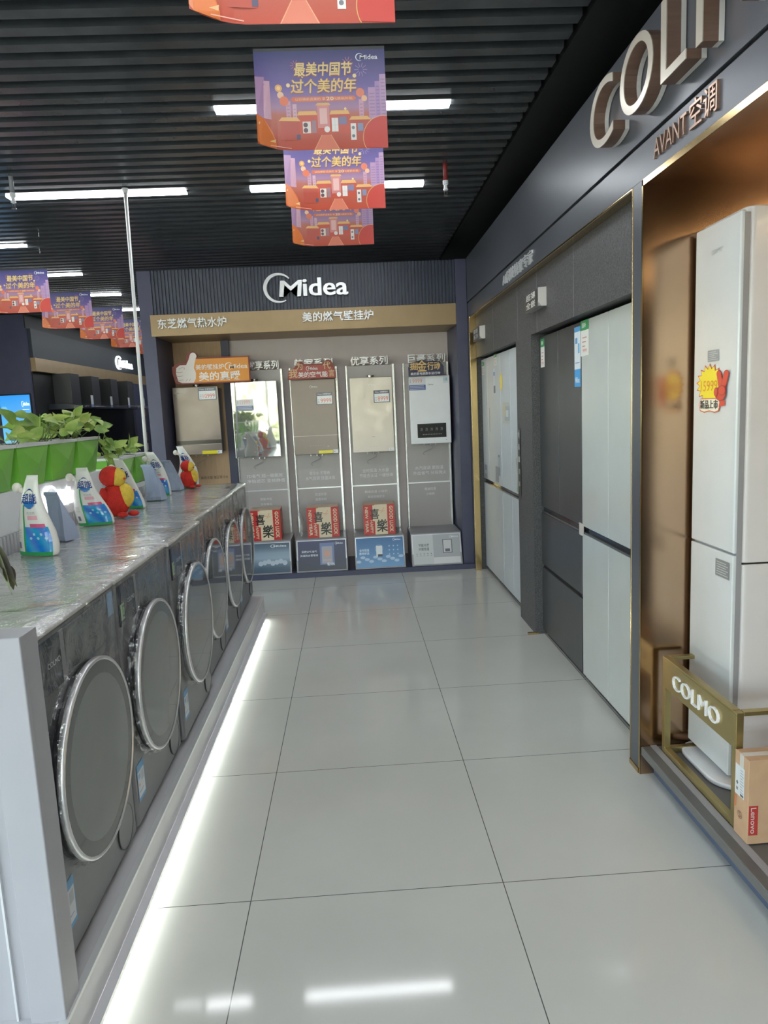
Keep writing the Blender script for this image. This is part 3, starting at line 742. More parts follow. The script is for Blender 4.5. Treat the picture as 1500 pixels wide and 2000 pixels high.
a.rect(0, 0.09, 0.008, 0.13, (0.62, 0.16, 0.05))
a.build('shipping_label', planeNX(1.1594, 2.045, 0.1235), t)
a = Art(); a.rect(0.001, 0.03, 0.030, 0.128, (0.45, 0.05, 0.04)); a.text('Lenovo', 0.007, 0.036, 0.024, 0.122, (0.60, 0.48, 0.46), 0.01, rot=-90)
a.build('brand_label', planeY(1.162, 1.9714, 0.1235), t)

# ================================================================== BACK DISPLAY
YF, YB = 6.50, 7.10
t = thing('display_bay', 'wide navy display bay with a ribbed fascia and gold band across the back', 'display bay', (-0.3, 6.8, 0))
b = MB(); b.box(-1.79, -1.67, YF, YB, 0, 2.796); b.build('side_column', M['navy'], t, bevel=0.002)
b = MB(); b.box(1.00, 1.10, YF-0.02, YB, 0, 2.796); b.build('side_column', M['navy'], t, bevel=0.002)
b = MB(); b.box(-1.67, 1.0, YB, YB+0.05, 0, 2.796); b.build('back_panel', M['pinkgrey'], t)
b = MB(); b.box(-1.67, -1.205, YB-0.014, YB, 0.0, 2.26); b.build('oak_panel', M['wood'], t)
b = MB(); b.box(-1.205, -1.13, YB-0.04, YB, 0.0, 2.26); b.build('divider', M['navy'], t)
b = MB(); b.box(-1.67, 1.0, YF+0.02, YF+0.06, 2.42, 2.796); b.build('fascia_board', M['navyrib'], t)
b = MB(); x = -1.66
while x < 0.99:
    b.box(x, x+0.017, YF, YF+0.02, 2.42, 2.796); x += 0.03
b.build('fascia_ribs', M['navyrib'], t)
b = MB(); b.box(-1.70, 1.0, YF-0.015, YB, 2.235, 2.42); b.build('gold_band', M['goldband'], t, bevel=0.002)
b = MB(); b.box(-1.67, 1.10, YF-0.06, YB, 0, 0.045); b.build('base', M['navy'], t)

b = MB(); logo3d(b, planeY(-0.70, YF-0.001, 2.475), 0.745, 0.265, 0.03)
tag(b.build('logo_sign', M['letter']), 'big silver round-swoosh logo on the ribbed navy fascia', 'sign')
b = MB(); text3d(b, '东芝燃气热水炉', planeY(-1.635, YF-0.016, 2.295), 0.60, 0.088, 0.02, 0.010)
tag(b.build('sign_lettering', M['letter']), 'silver characters on the gold band at its left end', 'sign')
b = MB(); text3d(b, '美的燃气壁挂炉', planeY(-0.37, YF-0.016, 2.305), 0.63, 0.085, 0.02, 0.010)
tag(b.build('sign_lettering', M['letter']), 'silver characters in the middle of the gold band under the logo', 'sign')

# display boards
boards = [(-1.105, -0.61, [('7D省气 超一级能效', -1.03, -0.68, 0.905), ('净铂滤芯 变频静音', -1.03, -0.66, 0.855)], [('智能沐浴', 0.68), ('分段微火', 0.63), ('流量安防', 0.58)], 'first grey display board, behind the washing machines beside the oak panel'),
          (-0.555, -0.085, [('零冷水 不等待', -0.42, -0.22, 0.905), ('水气双调 恒温沐浴', -0.46, -0.17, 0.855)], [('双温双显', 0.70), ('健康安防', 0.65)], 'grey display board behind the taupe water heater'),
          (-0.015, 0.465, [('全时恒温 大水量', 0.10, 0.36, 0.905), ('节能合认证 一级低噪', 0.07, 0.40, 0.855)], [('精准控温 小体积', 0.70), ('高效低噪安全', 0.65)], 'grey display board behind the champagne water heater'),
          (0.535, 0.990, [('水汽双调 更恒温', 0.62, 0.90, 0.905), ('外出省气 分段微火', 0.60, 0.93, 0.855)], [('精准控温', 0.70), ('小体积', 0.65)], 'grey display board at the right end behind the white water heater')]
for (x0, x1, l1, l2, lab) in boards:
    t = thing('display_board', lab, 'display board', ((x0+x1)/2, 6.98, 0.045))
    b = MB(); b.box(x0+0.012, x1-0.03, 6.955, 7.055, 0.046, 1.935); b.build('panel', M['panelgrey'], t)
    b = MB(); b.box(x0, x0+0.012, 6.945, 7.055, 0.046, 1.94); b.box(x1-0.03, x1-0.012, 6.945, 7.055, 0.046, 1.94); b.build('rails', M['rail'], t)
    b = MB(); b.box(x0+0.012, x1-0.03, 6.948, 6.955, 0.772, 0.784); b.build('cross_strip', M['letter'], t)
    a = Art()
    for s, xa, xb, z in l1: a.text(s, xa, z, xb, z+0.036, (0.72, 0.73, 0.72), 0.0)
    a.brk('lower_lettering')
    for s, z in l2:
        w = 0.028*len(s); c = (x0+x1)/2+0.0; a.text(s, c-w/2, z, c+w/2, z+0.026, (0.72, 0.73, 0.72), 0.0)
    a.build('lettering', planeY(0, 6.953, 0), t)
for s, xc, w, lab in (('优享系列', -0.80, 0.30, 'silver characters standing on the first display board'), ('美家系列', -0.32, 0.37, 'silver characters standing on the board behind the taupe heater'),
                      ('优享系列', 0.215, 0.36, 'silver characters standing on the board behind the champagne heater'), ('巨豪系列', 0.77, 0.36, 'silver characters standing on the right end display board')):
    b = MB(); text3d(b, s, planeY(xc-w/2, 6.97, 1.938), w, 0.085, 0.03, 0.013)
    tag(b.build('sign_lettering', M['letter']), lab, 'sign')
a = Art(); a.text('高效冷凝 增压零冷水', 0, 0, 0.27, 0.03, (0.10, 0.08, 0.06)); 
tag(a.build('sign_lettering', planeY(-1.50, YB-0.0142, 0.905)), 'small dark characters printed on the oak panel', 'sign')

# sloped display plinths with posters
def poster_a(a, w, h):
    a.grid(0, 0, w, h, 4, 6, lambda x, y: (0.06+0.25*math.exp(-((y/h-0.55)/0.25)**2), 0.10+0.30*math.exp(-((y/h-0.55)/0.25)**2), 0.14+0.34*math.exp(-((y/h-0.55)/0.25)**2)))
    a.rect(w*0.1, h*0.1, w*0.28, h*0.8, (0.09, 0.10, 0.12))
    for k in range(7): a.circle(w*(0.42+0.08*k), h*(0.32+0.03*(k % 3)), w*0.05, (0.45, 0.52, 0.58), n=10)
    a.logo(w*0.62, h*0.84, w*0.94, h*0.96, (0.75, 0.78, 0.8))
def poster_b(a, w, h):
    a.grid(0, 0, w, h, 2, 6, lambda x, y: (0.055+0.03*y/h, 0.06+0.03*y/h, 0.075+0.09*y/h))
    a.text('采暖50℃省气', w*0.08, h*0.60, w*0.40, h*0.68, (0.75, 0.78, 0.82), 0.01); a.text('沐浴热水零等待', w*0.05, h*0.47, w*0.42, h*0.55, (0.75, 0.78, 0.82), 0.01)
    a.rect(w*0.46, h*0.18, w*0.76, h*0.92, (0.18, 0.24, 0.42)); a.rect(w*0.50, h*0.22, w*0.72, h*0.80, (0.42, 0.40, 0.44)); a.circle(w*0.61, h*0.55, w*0.07, (0.60, 0.36, 0.28)); a.rect(w*0.52, h*0.30, w*0.70, h*0.36, (0.55, 0.45, 0.42))
    a.text('省50%', w*0.60, h*0.14, w*0.76, h*0.25, (0.8, 0.85, 0.9), 0.03); a.logo(w*0.78, h*0.84, w*0.95, h*0.94, (0.75, 0.78, 0.8))
def poster_c(a, w, h):
    a.grid(0, 0, w, h, 2, 6, lambda x, y: (0.16-0.10*y/h, 0.34-0.17*y/h, 0.58-0.22*y/h))
    for k in range(11): a.circle(w*(0.04+0.09*k), h*(0.20+0.07*((k*5) % 3)), w*0.055, (0.42, 0.56, 0.70), n=10, ry=h*0.05)
    a.ring(w*0.48, h*0.62, w*0.085, 0.002, (0.5, 0.66, 0.82)); a.rect(w*0.42, h*0.36, w*0.55, h*0.72, (0.72, 0.76, 0.78)); a.rect(w*0.45, h*0.36, w*0.55, h*0.43, (0.05, 0.06, 0.08))
    a.text('全时恒温', w*0.06, h*0.54, w*0.27, h*0.63, (0.7, 0.8, 0.88), 0.01); a.text('静享舒适', w*0.06, h*0.43, w*0.27, h*0.52, (0.7, 0.8, 0.88), 0.01)
    for i in range(3):
        for j in range(3): a.circle(w*(0.70+0.09*i), h*(0.70-0.14*j), w*0.015, (0.42, 0.58, 0.75), n=8)
    a.logo(w*0.78, h*0.86, w*0.95, h*0.96, (0.75, 0.8, 0.85))
def poster_d(a, w, h):
    a.grid(0, 0, w, h, 6, 1, lambda x, y: (0.42, 0.43, 0.44)); a.rect(0, 0, w*0.43, h, (0.56, 0.57, 0.57)); a.rect(w*0.43, 0, w, h*0.22, (0.66, 0.66, 0.65))
    a.text('节能冷凝', w*0.12, h*0.60, w*0.34, h*0.70, (0.08, 0.09, 0.1), 0.01); a.text('伺服恒温', w*0.12, h*0.47, w*0.34, h*0.57, (0.08, 0.09, 0.1), 0.01)
    for k in range(5): a.circle(w*(0.08+0.075*k), h*0.36, w*0.012, (0.2, 0.22, 0.24), n=8); a.rect(w*(0.06+0.075*k), h*0.29, w*(0.10+0.075*k), h*0.305, (0.3, 0.3, 0.3))
    a.rect(w*0.63, h*0.36, w*0.83, h*0.82, (0.10, 0.10, 0.11)); a.rect(w*0.645, h*0.38, w*0.815, h*0.80, (0.60, 0.60, 0.60)); a.rect(w*0.68, h*0.40, w*0.78, h*0.50, (0.15, 0.15, 0.16))
    a.logo(w*0.78, h*0.86, w*0.97, h*0.96, (0.75, 0.75, 0.75))
for (x0, x1, pf, lab) in ((-1.10, -0.605, poster_a, 'sloped display plinth with a dim blue poster, partly behind the washing machines'),
                          (-0.56, -0.085, poster_b, 'sloped display plinth with a dark poster, left of the blue sky one'),
                          (-0.015, 0.455, poster_c, 'sloped display plinth with a bright blue sky poster'),
                          (0.515, 0.990, poster_d, 'sloped display plinth with a silver grey poster, right end')):
    t = thing('display_plinth', lab, 'display plinth', ((x0+x1)/2, 6.7, 0.045))
    b = MB(); b.prism([(6.46, 0.046), (6.54, 0.335), (6.55, 0.345), (6.94, 0.345), (6.94, 0.046)], 'X', x0, x1); b.build('body', M['grey'], t, bevel=0.003)
    w, h = x1-x0-0.03, 0.275
    v = Vector((0, 0.0757, 0.279)).normalized()
    b = MB(); b.add([tuple(Vector((x0+0.008, 6.4645-0.002, 0.053))+Vector((1, 0, 0))*xx+v*yy) for xx, yy in ((0, 0), (x1-x0-0.016, 0), (x1-x0-0.016, 0.288), (0, 0.288))], [(0, 1, 2, 3)])
    b.build('poster_frame', M['letter'], t)
    a = Art(); pf(a, w, h); a.build('poster', frame3((x0+0.015, 6.4645-0.003, 0.06), (1, 0, 0), v), t)

# gift boxes on two plinths
def giftbox(x0, y0, z0, w, h, d, lab, rz=0.0):
    t = thing('gift_box', lab, 'gift box', (x0+w/2, y0+d/2, z0), rz, group='red and cream gift boxes')
    W[t] = Matrix.Translation(Vector((x0+w/2, y0+d/2, z0)))
    b = MB(); b.box(x0, x0+w, y0, y0+d, z0, z0+h); b.build('carton', M['cream'], t, bevel=0.002)
    a = Art(); R = (0.52, 0.035, 0.03); C = (0.74, 0.62, 0.43)
    a.rect(0, 0, w, h, C); a.rect(0, 0, w*0.36, h, R); a.rect(w*0.76, 0, w, h, R)
    a.poly([(w*0.30, h*0.45), (w*0.36, h*0.45), (w*0.36, h*0.98), (w*0.30, h*0.98)], C)
    a.text('NEW YEAR', w*0.06, h*0.08, w*0.15, h*0.92, C, 0.02, rot=-90); a.text('HAPPY', w*0.21, h*0.05, w*0.30, h*0.48, C, 0.02, rot=-90)
    a.text('GOOD LUCK', w*0.83, h*0.08, w*0.94, h*0.94, C, 0.02, rot=-90)
    a.text('喜', w*0.22, h*0.52, w*0.50, h*0.86, (0.02, 0.02, 0.02), 0.03); a.text('樂', w*0.42, h*0.08, w*0.76, h*0.50, (0.02, 0.02, 0.02), 0.03)
    a.line([(w*0.50, h*0.80), (w*0.60, h*0.78), (w*0.66, h*0.90)], 0.004, (0.65, 0.25, 0.12)); a.line([(w*0.55, h*0.72), (w*0.68, h*0.80)], 0.003, (0.65, 0.25, 0.12))
    a.build('front_print', planeY(x0, y0-0.0008, z0), t)
    a = Art(); a.rect(d*0.05, 0, d*0.95, h, R); a.text('GOOD LUCK', d*0.3, h*0.1, d*0.6, h*0.9, C, 0.02, rot=-90); a.build('side_print', frame3((x0+w+0.0008, y0, z0), (0, 1, 0), (0, 0, 1)), t)
    return t
M['cream'] = mat('cream_gift_card', (0.62, 0.47, 0.34), 0.5, var=0.03)
giftbox(-0.450, 6.585, 0.3458, 0.298, 0.285, 0.25, 'red and cream gift box on the plinth with the dark poster', 0.03)
giftbox(0.085, 6.585, 0.3458, 0.295, 0.285, 0.25, 'red and cream gift box on the plinth with the blue sky poster', -0.02)
giftbox(-0.99, 6.585, 0.3458, 0.295, 0.285, 0.25, 'red and cream gift box on the plinth behind the washing machines', 0.02)
# crumpled clear bag next to the left box
b = MB(); loops = []
for i in range(9):
    q = i/8; r = 0.028*(0.5+math.sin(PI*q)*0.7)
    loops.append([(-0.512+0.004*math.sin(i*2)+r*math.cos(k*PI/5)*(1+0.25*rnd.uniform(-1, 1)), 6.62+r*math.sin(k*PI/5), 0.346+0.25*q) for k in range(10)])
b.loft(loops); tag(b.build('plastic_bag', M['film'], smooth=True), 'thin clear plastic bag beside the left gift box', 'bag')

# ------------------------------------------------------------------ water heaters
def price_tag(a, x, y, w, h, num, style=0):
    a.brk('price_tag')
    if style == 0:
        a.rect(x, y, x+w, y+h, (0.05, 0.06, 0.12)); a.rect(x+w*0.05, y+h*0.06, x+w*0.95, y+h*0.72, (0.74, 0.76, 0.78))
        a.text('Midea 全屋智能价', x+w*0.1, y+h*0.79, x+w*0.9, y+h*0.92, (0.7, 0.72, 0.76))
        a.text(num, x+w*0.25, y+h*0.14, x+w*0.90, y+h*0.50, (0.66, 0.12, 0.08), 0.006)
        for k in range(3): a.rect(x+w*0.08, y+h*(0.15+0.12*k), x+w*0.19, y+h*(0.19+0.12*k), (0.3, 0.32, 0.36))
    else:
        a.rect(x, y, x+w, y+h, (0.68, 0.69, 0.71)); a.rect(x, y, x+w, y+h*0.42, (0.10, 0.15, 0.35))
        for k in range(3): a.rect(x+w*0.05, y+h*(0.07+0.12*k), x+w*(0.95-0.03*k), y+h*(0.10+0.12*k), (0.72, 0.74, 0.8))
        a.text(num, x+w*0.22, y+h*0.58, x+w*0.80, y+h*0.90, (0.70, 0.28, 0.22)); a.rect(x+w*0.07, y+h*0.6, x+w*0.11, y+h*0.9, (0.4, 0.4, 0.5))
def heater(x0, x1, z0, z1, yf, d, mt, lab, face, body='steel', wire=True, cutlow=None):
    t = thing('water_heater', lab, 'water heater', ((x0+x1)/2, yf+d, z0))
    b = MB(); b.box(x0+0.012, x1-0.012, yf+0.02, 6.944 if x0 > -1.2 else 7.085, z0+0.012, z1-0.012); b.build('body', M[body], t, bevel=0.01)
    b = MB(); b.box(x0, x1, yf, yf+0.028, z0, z1); b.build('front_panel', mt, t, bevel=0.006, seg=3)
    b = MB(); b.lathe([(0.0, 0), (0.022, 0.0), (0.022, 0.02), (0.035, 0.02), (0.035, 0.035), (0.0, 0.035)], ((x0+x1)/2, yf+0.09, z1-0.012)); b.build('flue_collar', M['steel'], t)
    b = MB(); cx = (x0+x1)/2
    for k, q in enumerate((-0.06, 0.0, 0.05)): b.tube([(cx+q, yf+0.09, z0+0.015), (cx+q, yf+0.09, z0-0.018)], 0.008)
    b.build('pipe_stubs', M['chrome'], t)
    if wire:
        b = MB(); b.tube([(cx-0.02+0.05*math.sin(k*0.7), 6.93+0.0*k, z0-0.012-0.013*k) for k in range(9)], 0.003, 6); b.build('cable', M['grey'], t)
    a = Art(); face(a, x1-x0, z1-z0); a.build('markings', planeY(x0, yf-0.0006, z0), t, M['inkgloss'])
    return t
def f1(a, w, h):
    a.logo(w*0.06, h*0.90, w*0.20, h*0.94, (0.55, 0.52, 0.50)); price_tag(a, w*0.56, h*0.80, w*0.40, h*0.185, '10999')
    a.brk('dark_band').rect(w*0.0, h*0.155, w, h*0.215, (0.06, 0.05, 0.045)); a.rect(w*0.02, h*0.148, w*0.98, h*0.156, (0.45, 0.40, 0.36))
    a.brk('yellow_label').rect(w*0.55, h*0.005, w*0.88, h*0.055, (0.80, 0.70, 0.02)); a.rect(w*0.88, h*0.005, w*0.985, h*0.055, (0.75, 0.75, 0.75)); a.circle(w*0.91, h*0.03, w*0.012, (0.3, 0.2, 0.4), n=8)
def f2(a, w, h):
    price_tag(a, w*0.10, h*0.62, w*0.37, h*0.15, '11999', 1); a.brk('touch_marks').circle(w*0.90, h*0.035, w*0.012, (0.2, 0.2, 0.2), n=8)
    a.rect(w*0.42, h*0.07, w*0.45, h*0.08, (0.7, 0.2, 0.15)); a.rect(w*0.5, h*0.07, w*0.52, h*0.08, (0.3, 0.4, 0.7)); a.rect(w*0.55, h*0.07, w*0.57, h*0.08, (0.3, 0.4, 0.7))
def f3(a, w, h):
    a.logo(w*0.42, h*0.885, w*0.60, h*0.92, (0.75, 0.74, 0.72)); price_tag(a, w*0.56, h*0.66, w*0.37, h*0.165, '9999')
    a.brk('cross_line').rect(0, h*0.248, w, h*0.254, (0.60, 0.56, 0.52)); a.brk('yellow_label').rect(w*0.55, h*0.008, w*0.87, h*0.05, (0.80, 0.70, 0.02)); a.rect(w*0.88, h*0.005, w*0.99, h*0.055, (0.75, 0.75, 0.75)); a.circle(w*0.91, h*0.03, w*0.012, (0.35, 0.15, 0.35), n=8)
    for k in range(6): a.rect(w*(0.36+0.06*k), h*0.115, w*(0.375+0.06*k), h*0.12, (0.5, 0.47, 0.44))
    a.rect(w*0.75, h*0.10, w*0.79, h*0.107, (0.6, 0.58, 0.55))
def f4(a, w, h):
    a.logo(w*0.44, h*0.88, w*0.60, h*0.915, (0.85, 0.85, 0.86)); price_tag(a, w*0.55, h*0.66, w*0.38, h*0.165, '8999')
    a.brk('touch_marks').rect(w*0.46, h*0.205, w*0.54, h*0.212, (0.35, 0.31, 0.28)); a.brk('corner_label').rect(w*0.86, h*0.01, w*0.985, h*0.048, (0.74, 0.74, 0.74)); a.circle(w*0.89, h*0.03, w*0.012, (0.3, 0.3, 0.35), n=8)
    for k in range(3): a.rect(w*(0.42+0.07*k), h*0.075, w*(0.45+0.07*k), h*0.079, (0.42, 0.37, 0.33))
    a.rect(w*0.04, h*0.025, w*0.14, h*0.029, (0.55, 0.30, 0.25))
def f5(a, w, h):
    price_tag(a, w*0.0, h*0.80, w*0.41, h*0.18, '9999', 1); a.brk('brand_mark').logo(w*0.46, h*0.86, w*0.60, h*0.89, (0.35, 0.36, 0.38))
    a.brk('corner_label').rect(w*0.84, h*0.89, w*0.97, h*0.99, (0.66, 0.74, 0.76)); a.text('1级', w*0.86, h*0.92, w*0.95, h*0.97, (0.1, 0.25, 0.4))
    a.brk('control_window').rect(w*0.17, h*0.09, w*0.88, h*0.30, (0.018, 0.018, 0.02))
    for k in range(5): a.text('冷', w*(0.24+0.125*k), h*0.19, w*(0.30+0.125*k), h*0.24, (0.3, 0.31, 0.32))
    for k in range(12): a.rect(w*(0.30+0.04*k), h*0.135, w*(0.32+0.04*k), h*0.145, (0.45, 0.46, 0.46))
    a.circle(w*0.88, h*0.05, w*0.012, (0.3, 0.3, 0.3), n=8)
YH = 6.80
heater(-1.640, -1.215, 1.165, 1.800, YH, 0.2, M['heater_bronze'], 'dark bronze mirror-fronted water heater on the oak panel', f1)
heater(-1.098, -0.667, 1.112, 1.828, YH, 0.14, M['heater_mirror'], 'silver mirror-fronted water heater reflecting the bright shop front', f2)
heater(-0.538, -0.118, 1.115, 1.820, YH, 0.14, M['heater_taupe'], 'taupe metal water heater with a pale cross line and yellow label', f3, body='heater_taupe')
heater(0.018, 0.420, 1.110, 1.816, YH, 0.14, M['heater_champ'], 'champagne glass water heater second from the right', f4, body='acside')
heater(0.578, 0.967, 1.165, 1.804, YH, 0.14, M['white'], 'white water heater with a black control window, right end', f5, body='white')

# toppers above the heaters
def topper(y, pts, shell, mt_edge, lab, art, ox, oz, th=0.02):
    t = thing('promo_topper', lab, 'promotional sign', (ox, y, oz))
    b = MB(); b.prism([(ox+p[0], oz+p[1]) for p in pts], 'Y', y, y+th); b.build('board', mt_edge, t)
    a = Art(); art(a); a.build('print', planeY(ox, y-0.0006, oz), t); return t
M['rededge'] = mat('red_brown_board', (0.22, 0.035, 0.02), 0.45)
M['darkedge'] = mat('dark_navy_board', (0.03, 0.03, 0.06), 0.4)
OR = (0.72, 0.28, 0.03)
def arcp(cx, cy, rx, ry, a0, a1, n=8): return [(cx+rx*math.cos(math.radians(a0+(a1-a0)*i/n)), cy+ry*math.sin(math.radians(a0+(a1-a0)*i/n))) for i in range(n+1)]
HAND = [(0.02, 0.10), (0.035, 0.03), (0.07, 0.012), (0.18, 0.012), (0.20, 0.05), (0.205, 0.10), (0.19, 0.145), (0.20, 0.19), (0.215, 0.235)] + arcp(0.19, 0.25, 0.032, 0.035, 0, 160, 7) + [(0.145, 0.22), (0.12, 0.175), (0.06, 0.175), (0.025, 0.15)]
def t1(a):
    a.poly([(0.17, 0.012), (0.70, 0.012), (0.70, 0.225), (0.17, 0.225)], OR)
    a.poly([(0.013+(p[0])*0.985+0.0, p[1]+0.0) for p in HAND], (0.78, 0.72, 0.66))
    for y in (0.045, 0.08, 0.115): a.line([(0.03, y), (0.06, y-0.006), (0.095, y-0.002)], 0.004, (0.45, 0.30, 0.22))
    a.line([(0.06, 0.14), (0.09, 0.155), (0.115, 0.15), (0.11, 0.135)], 0.004, (0.45, 0.30, 0.22)); a.line([(0.12, 0.03), (0.135, 0.05)], 0.004, (0.45, 0.30, 0.22)); a.line([(0.15, 0.03), (0.16, 0.05)], 0.004, (0.45, 0.30, 0.22))
    a.text('美的壁挂炉', 0.215, 0.125, 0.475, 0.175, (0.80, 0.76, 0.68), 0.02); a.logo(0.48, 0.11, 0.69, 0.185, (0.82, 0.78, 0.7)); a.text('美的真暖', 0.24, 0.025, 0.62, 0.105, (0.82, 0.78, 0.72), 0.04)
topper(6.74, [(0.0, 0.10), (0.02, 0.015), (0.06, 0.0), (0.712, 0.0), (0.712, 0.237), (0.24, 0.237), (0.235, 0.27), (0.20, 0.297), (0.15, 0.28), (0.125, 0.20), (0.05, 0.19), (0.0, 0.16)], 0, M['rededge'],
       'orange sign with a white thumbs-up hand above the bronze heater', t1, -1.608, 1.822)
def t2(a):
    a.poly([(0.008, 0.008), (0.442, 0.008), (0.442, 0.05), (0.425, 0.10), (0.38, 0.11), (0.05, 0.10), (0.012, 0.06)], (0.36, 0.06, 0.045)); a.poly([(0.12, 0.09), (0.40, 0.10), (0.36, 0.125), (0.15, 0.125)], (0.36, 0.06, 0.045), True)
    g = (0.62, 0.42, 0.22); a.text('我', 0.012, 0.015, 0.095, 0.095, g, 0.03); a.text('为', 0.085, 0.085, 0.145, 0.155, g, 0.03); a.text('代', 0.335, 0.085, 0.405, 0.155, g, 0.03); a.text('言', 0.385, 0.015, 0.438, 0.08, g, 0.03)
    a.logo(0.175, 0.075, 0.285, 0.12, (0.75, 0.72, 0.68)); a.text('美的空气能', 0.10, 0.015, 0.375, 0.068, (0.80, 0.76, 0.72), 0.02)
topper(6.76, [(0, 0), (0.45, 0), (0.45, 0.06), (0.435, 0.12), (0.41, 0.165), (0.37, 0.17), (0.33, 0.14), (0.16, 0.14), (0.14, 0.165), (0.10, 0.165), (0.07, 0.11), (0.01, 0.08)], 0, M['rededge'],
       'dark red shaped sign above the taupe heater', t2, -0.557, 1.822)
def t3(a):
    a.rect(0.0, 0.0, 0.335, 0.085, (0.03, 0.03, 0.07)); g = (0.70, 0.47, 0.18)
    a.text('掘', 0.015, 0.055, 0.09, 0.125, g, 0.03); a.text('金', 0.085, 0.04, 0.175, 0.145, g, 0.03); a.text('行动', 0.18, 0.05, 0.30, 0.125, g, 0.03)
    a.text('美的家电换新补贴行动', 0.02, 0.008, 0.30, 0.034, (0.72, 0.72, 0.78), 0.01)
topper(6.76, [(0, 0), (0.335, 0), (0.33, 0.09), (0.30, 0.132), (0.18, 0.135), (0.13, 0.15), (0.08, 0.135), (0.01, 0.12)], 0, M['darkedge'],
       'black and gold shaped sign above the white heater', t3, 0.575, 1.806)

# ================================================================== LEFT FAR WALL
t = thing('hood_display', 'long range hood display wall with a dark fascia and tan band, far left', 'display wall', (-4.2, 12.2, 0))
b = MB(); b.box(-4.249, -4.20, 9.95, 15.28, 2.415, 2.80); b.build('fascia', M['fasciadark'], t)
b = MB(); b.box(-4.249, -4.18, 9.95, 15.28, 2.235, 2.415); b.build('tan_band', M['goldband'], t, bevel=0.002)
b = MB(); b.box(-4.249, -4.235, 9.95, 14.3, 0.3, 2.235); b.build('back_board', M['black'], t)
b = MB(); b.box(-4.249, -4.19, 14.3, 15.28, 0.0, 2.235); b.build('end_panel', M['navy'], t)
b = MB(); b.box(-4.249, -3.75, 9.98, 14.25, 0.0, 0.86); b.build('base_cabinet', M['navy'], t)
b = MB(); logo3d(b, planePX(-4.199, 13.35, 2.455), 0.98, 0.26, 0.03)
tag(b.build('logo_sign', M['glow']), 'lit white logo on the dark fascia of the hood display, far left', 'sign')
for i, (yc, lab) in enumerate(((10.75, 'range hood nearest on the far left wall'), (11.6, 'second range hood along the far left wall'), (12.5, 'third range hood along the far left wall, blue card on it'), (13.4, 'range hood farthest along the left wall, broad pale shelf'))):
    t = thing('range_hood', lab, 'range hood', (-4.1, yc, 1.72), group=None)
    b = MB(); b.box(-4.234, -3.98, yc-0.17, yc+0.17, 1.80, 2.234); b.build('chimney', M['hoodgrey'], t, bevel=0.004)
    b = MB(); b.prism([(-4.234, 1.72), (-3.75, 1.72), (-3.75, 1.755), (-3.98, 1.80), (-4.234, 1.80)], 'Y', yc-0.42, yc+0.42)
    b.build('canopy', M['darkpanel'] if i != 3 else M['steel'], t, bevel=0.004)
    a = Art(); a.rect(0, 0, 0.10, 0.17, (0.66, 0.68, 0.72)); a.rect(0, 0, 0.10, 0.04, (0.2, 0.25, 0.4)); a.build('price_card', planePX(-3.745, yc-0.10, 1.74), t)
a = Art(0.001); a.grid(0, 0, 0.40, 0.74, 3, 8, lambda x, y: (0.02+0.25*(1-y/0.74)*(0.5+x), 0.24+0.22*(1-y/0.74), 0.62+0.05*y))
a.logo(0.28, 0.58, 0.39, 0.66, (0.8, 0.9, 0.95)); a.rect(0.29, 0.54, 0.38, 0.55, (0.6, 0.75, 0.9)); a.rect(0.14, 0.30, 0.30, 0.38, (0.70, 0.78, 0.88)); a.rect(0.15, 0.05, 0.29, 0.29, (0.30, 0.48, 0.75)); a.circle(0.05, 0.55, 0.05, (0.15, 0.42, 0.72), n=6)
t = thing('wall_screen', 'bright blue lit poster screen on the navy wall, far left', 'screen', (-4.47, 9.9, 1.2))
b = MB(); b.box(-4.685, -4.265, 9.87, 9.9, 1.17, 1.94); b.build('casing', M['black'], t, bevel=0.004)
a.build('display', planeY(-4.675, 9.868, 1.185), t, M['inkscreen'])
a = Art(0.001); a.rect(0, 0, 0.28, 1.15, (0.05, 0.055, 0.07)); a.rect(0.03, 0.75, 0.25, 0.95, (0.42, 0.25, 0.15)); a.rect(0.05, 0.98, 0.23, 1.12, (0.5, 0.52, 0.55)); a.rect(0.08, 0.45, 0.25, 0.72, (0.14, 0.14, 0.16)); a.rect(0.05, 0.25, 0.24, 0.42, (0.35, 0.28, 0.24)); a.rect(0.08, 0.05, 0.24, 0.2, (0.5, 0.48, 0.45))
o = a.build('wall_poster', planePX(-4.186, 14.72, 0.85)); tag(o, 'tall dark poster with small pictures at the end of the hood wall', 'poster')

# ================================================================== WASHING MACHINES
t = thing('plinth', 'long pale grey plinth under the washing machines with a lit toe edge', 'plinth', (-1.1, 2.8, 0))
b = MB(); b.box(-1.398, -0.72, 1.0, 5.27, 0.035, 0.155); b.build('body', M['plinth'], t, bevel=0.002)
b = MB(); b.box(-0.716, -0.7195, 1.0, 5.27, 0.146, 0.157); b.box(-0.735, -0.7195, 1.0, 5.27, 0.155, 0.157); b.build('edge_strip', M['letter'], t)
b = MB(); b.box(-0.7195, -0.692, 1.0, 5.20, 0.025, 0.040); b.build('toe_lip', M['plinth'], t)
b = MB(); b.box(-1.33, -0.74, 1.0, 5.15, 0.0, 0.034); b.build('recess', M['plinth'], t)
b = MB(); b.box(-0.735, -0.712, 1.0, 5.12, 0.004, 0.022); b.build('led_strip', M['led'], t)

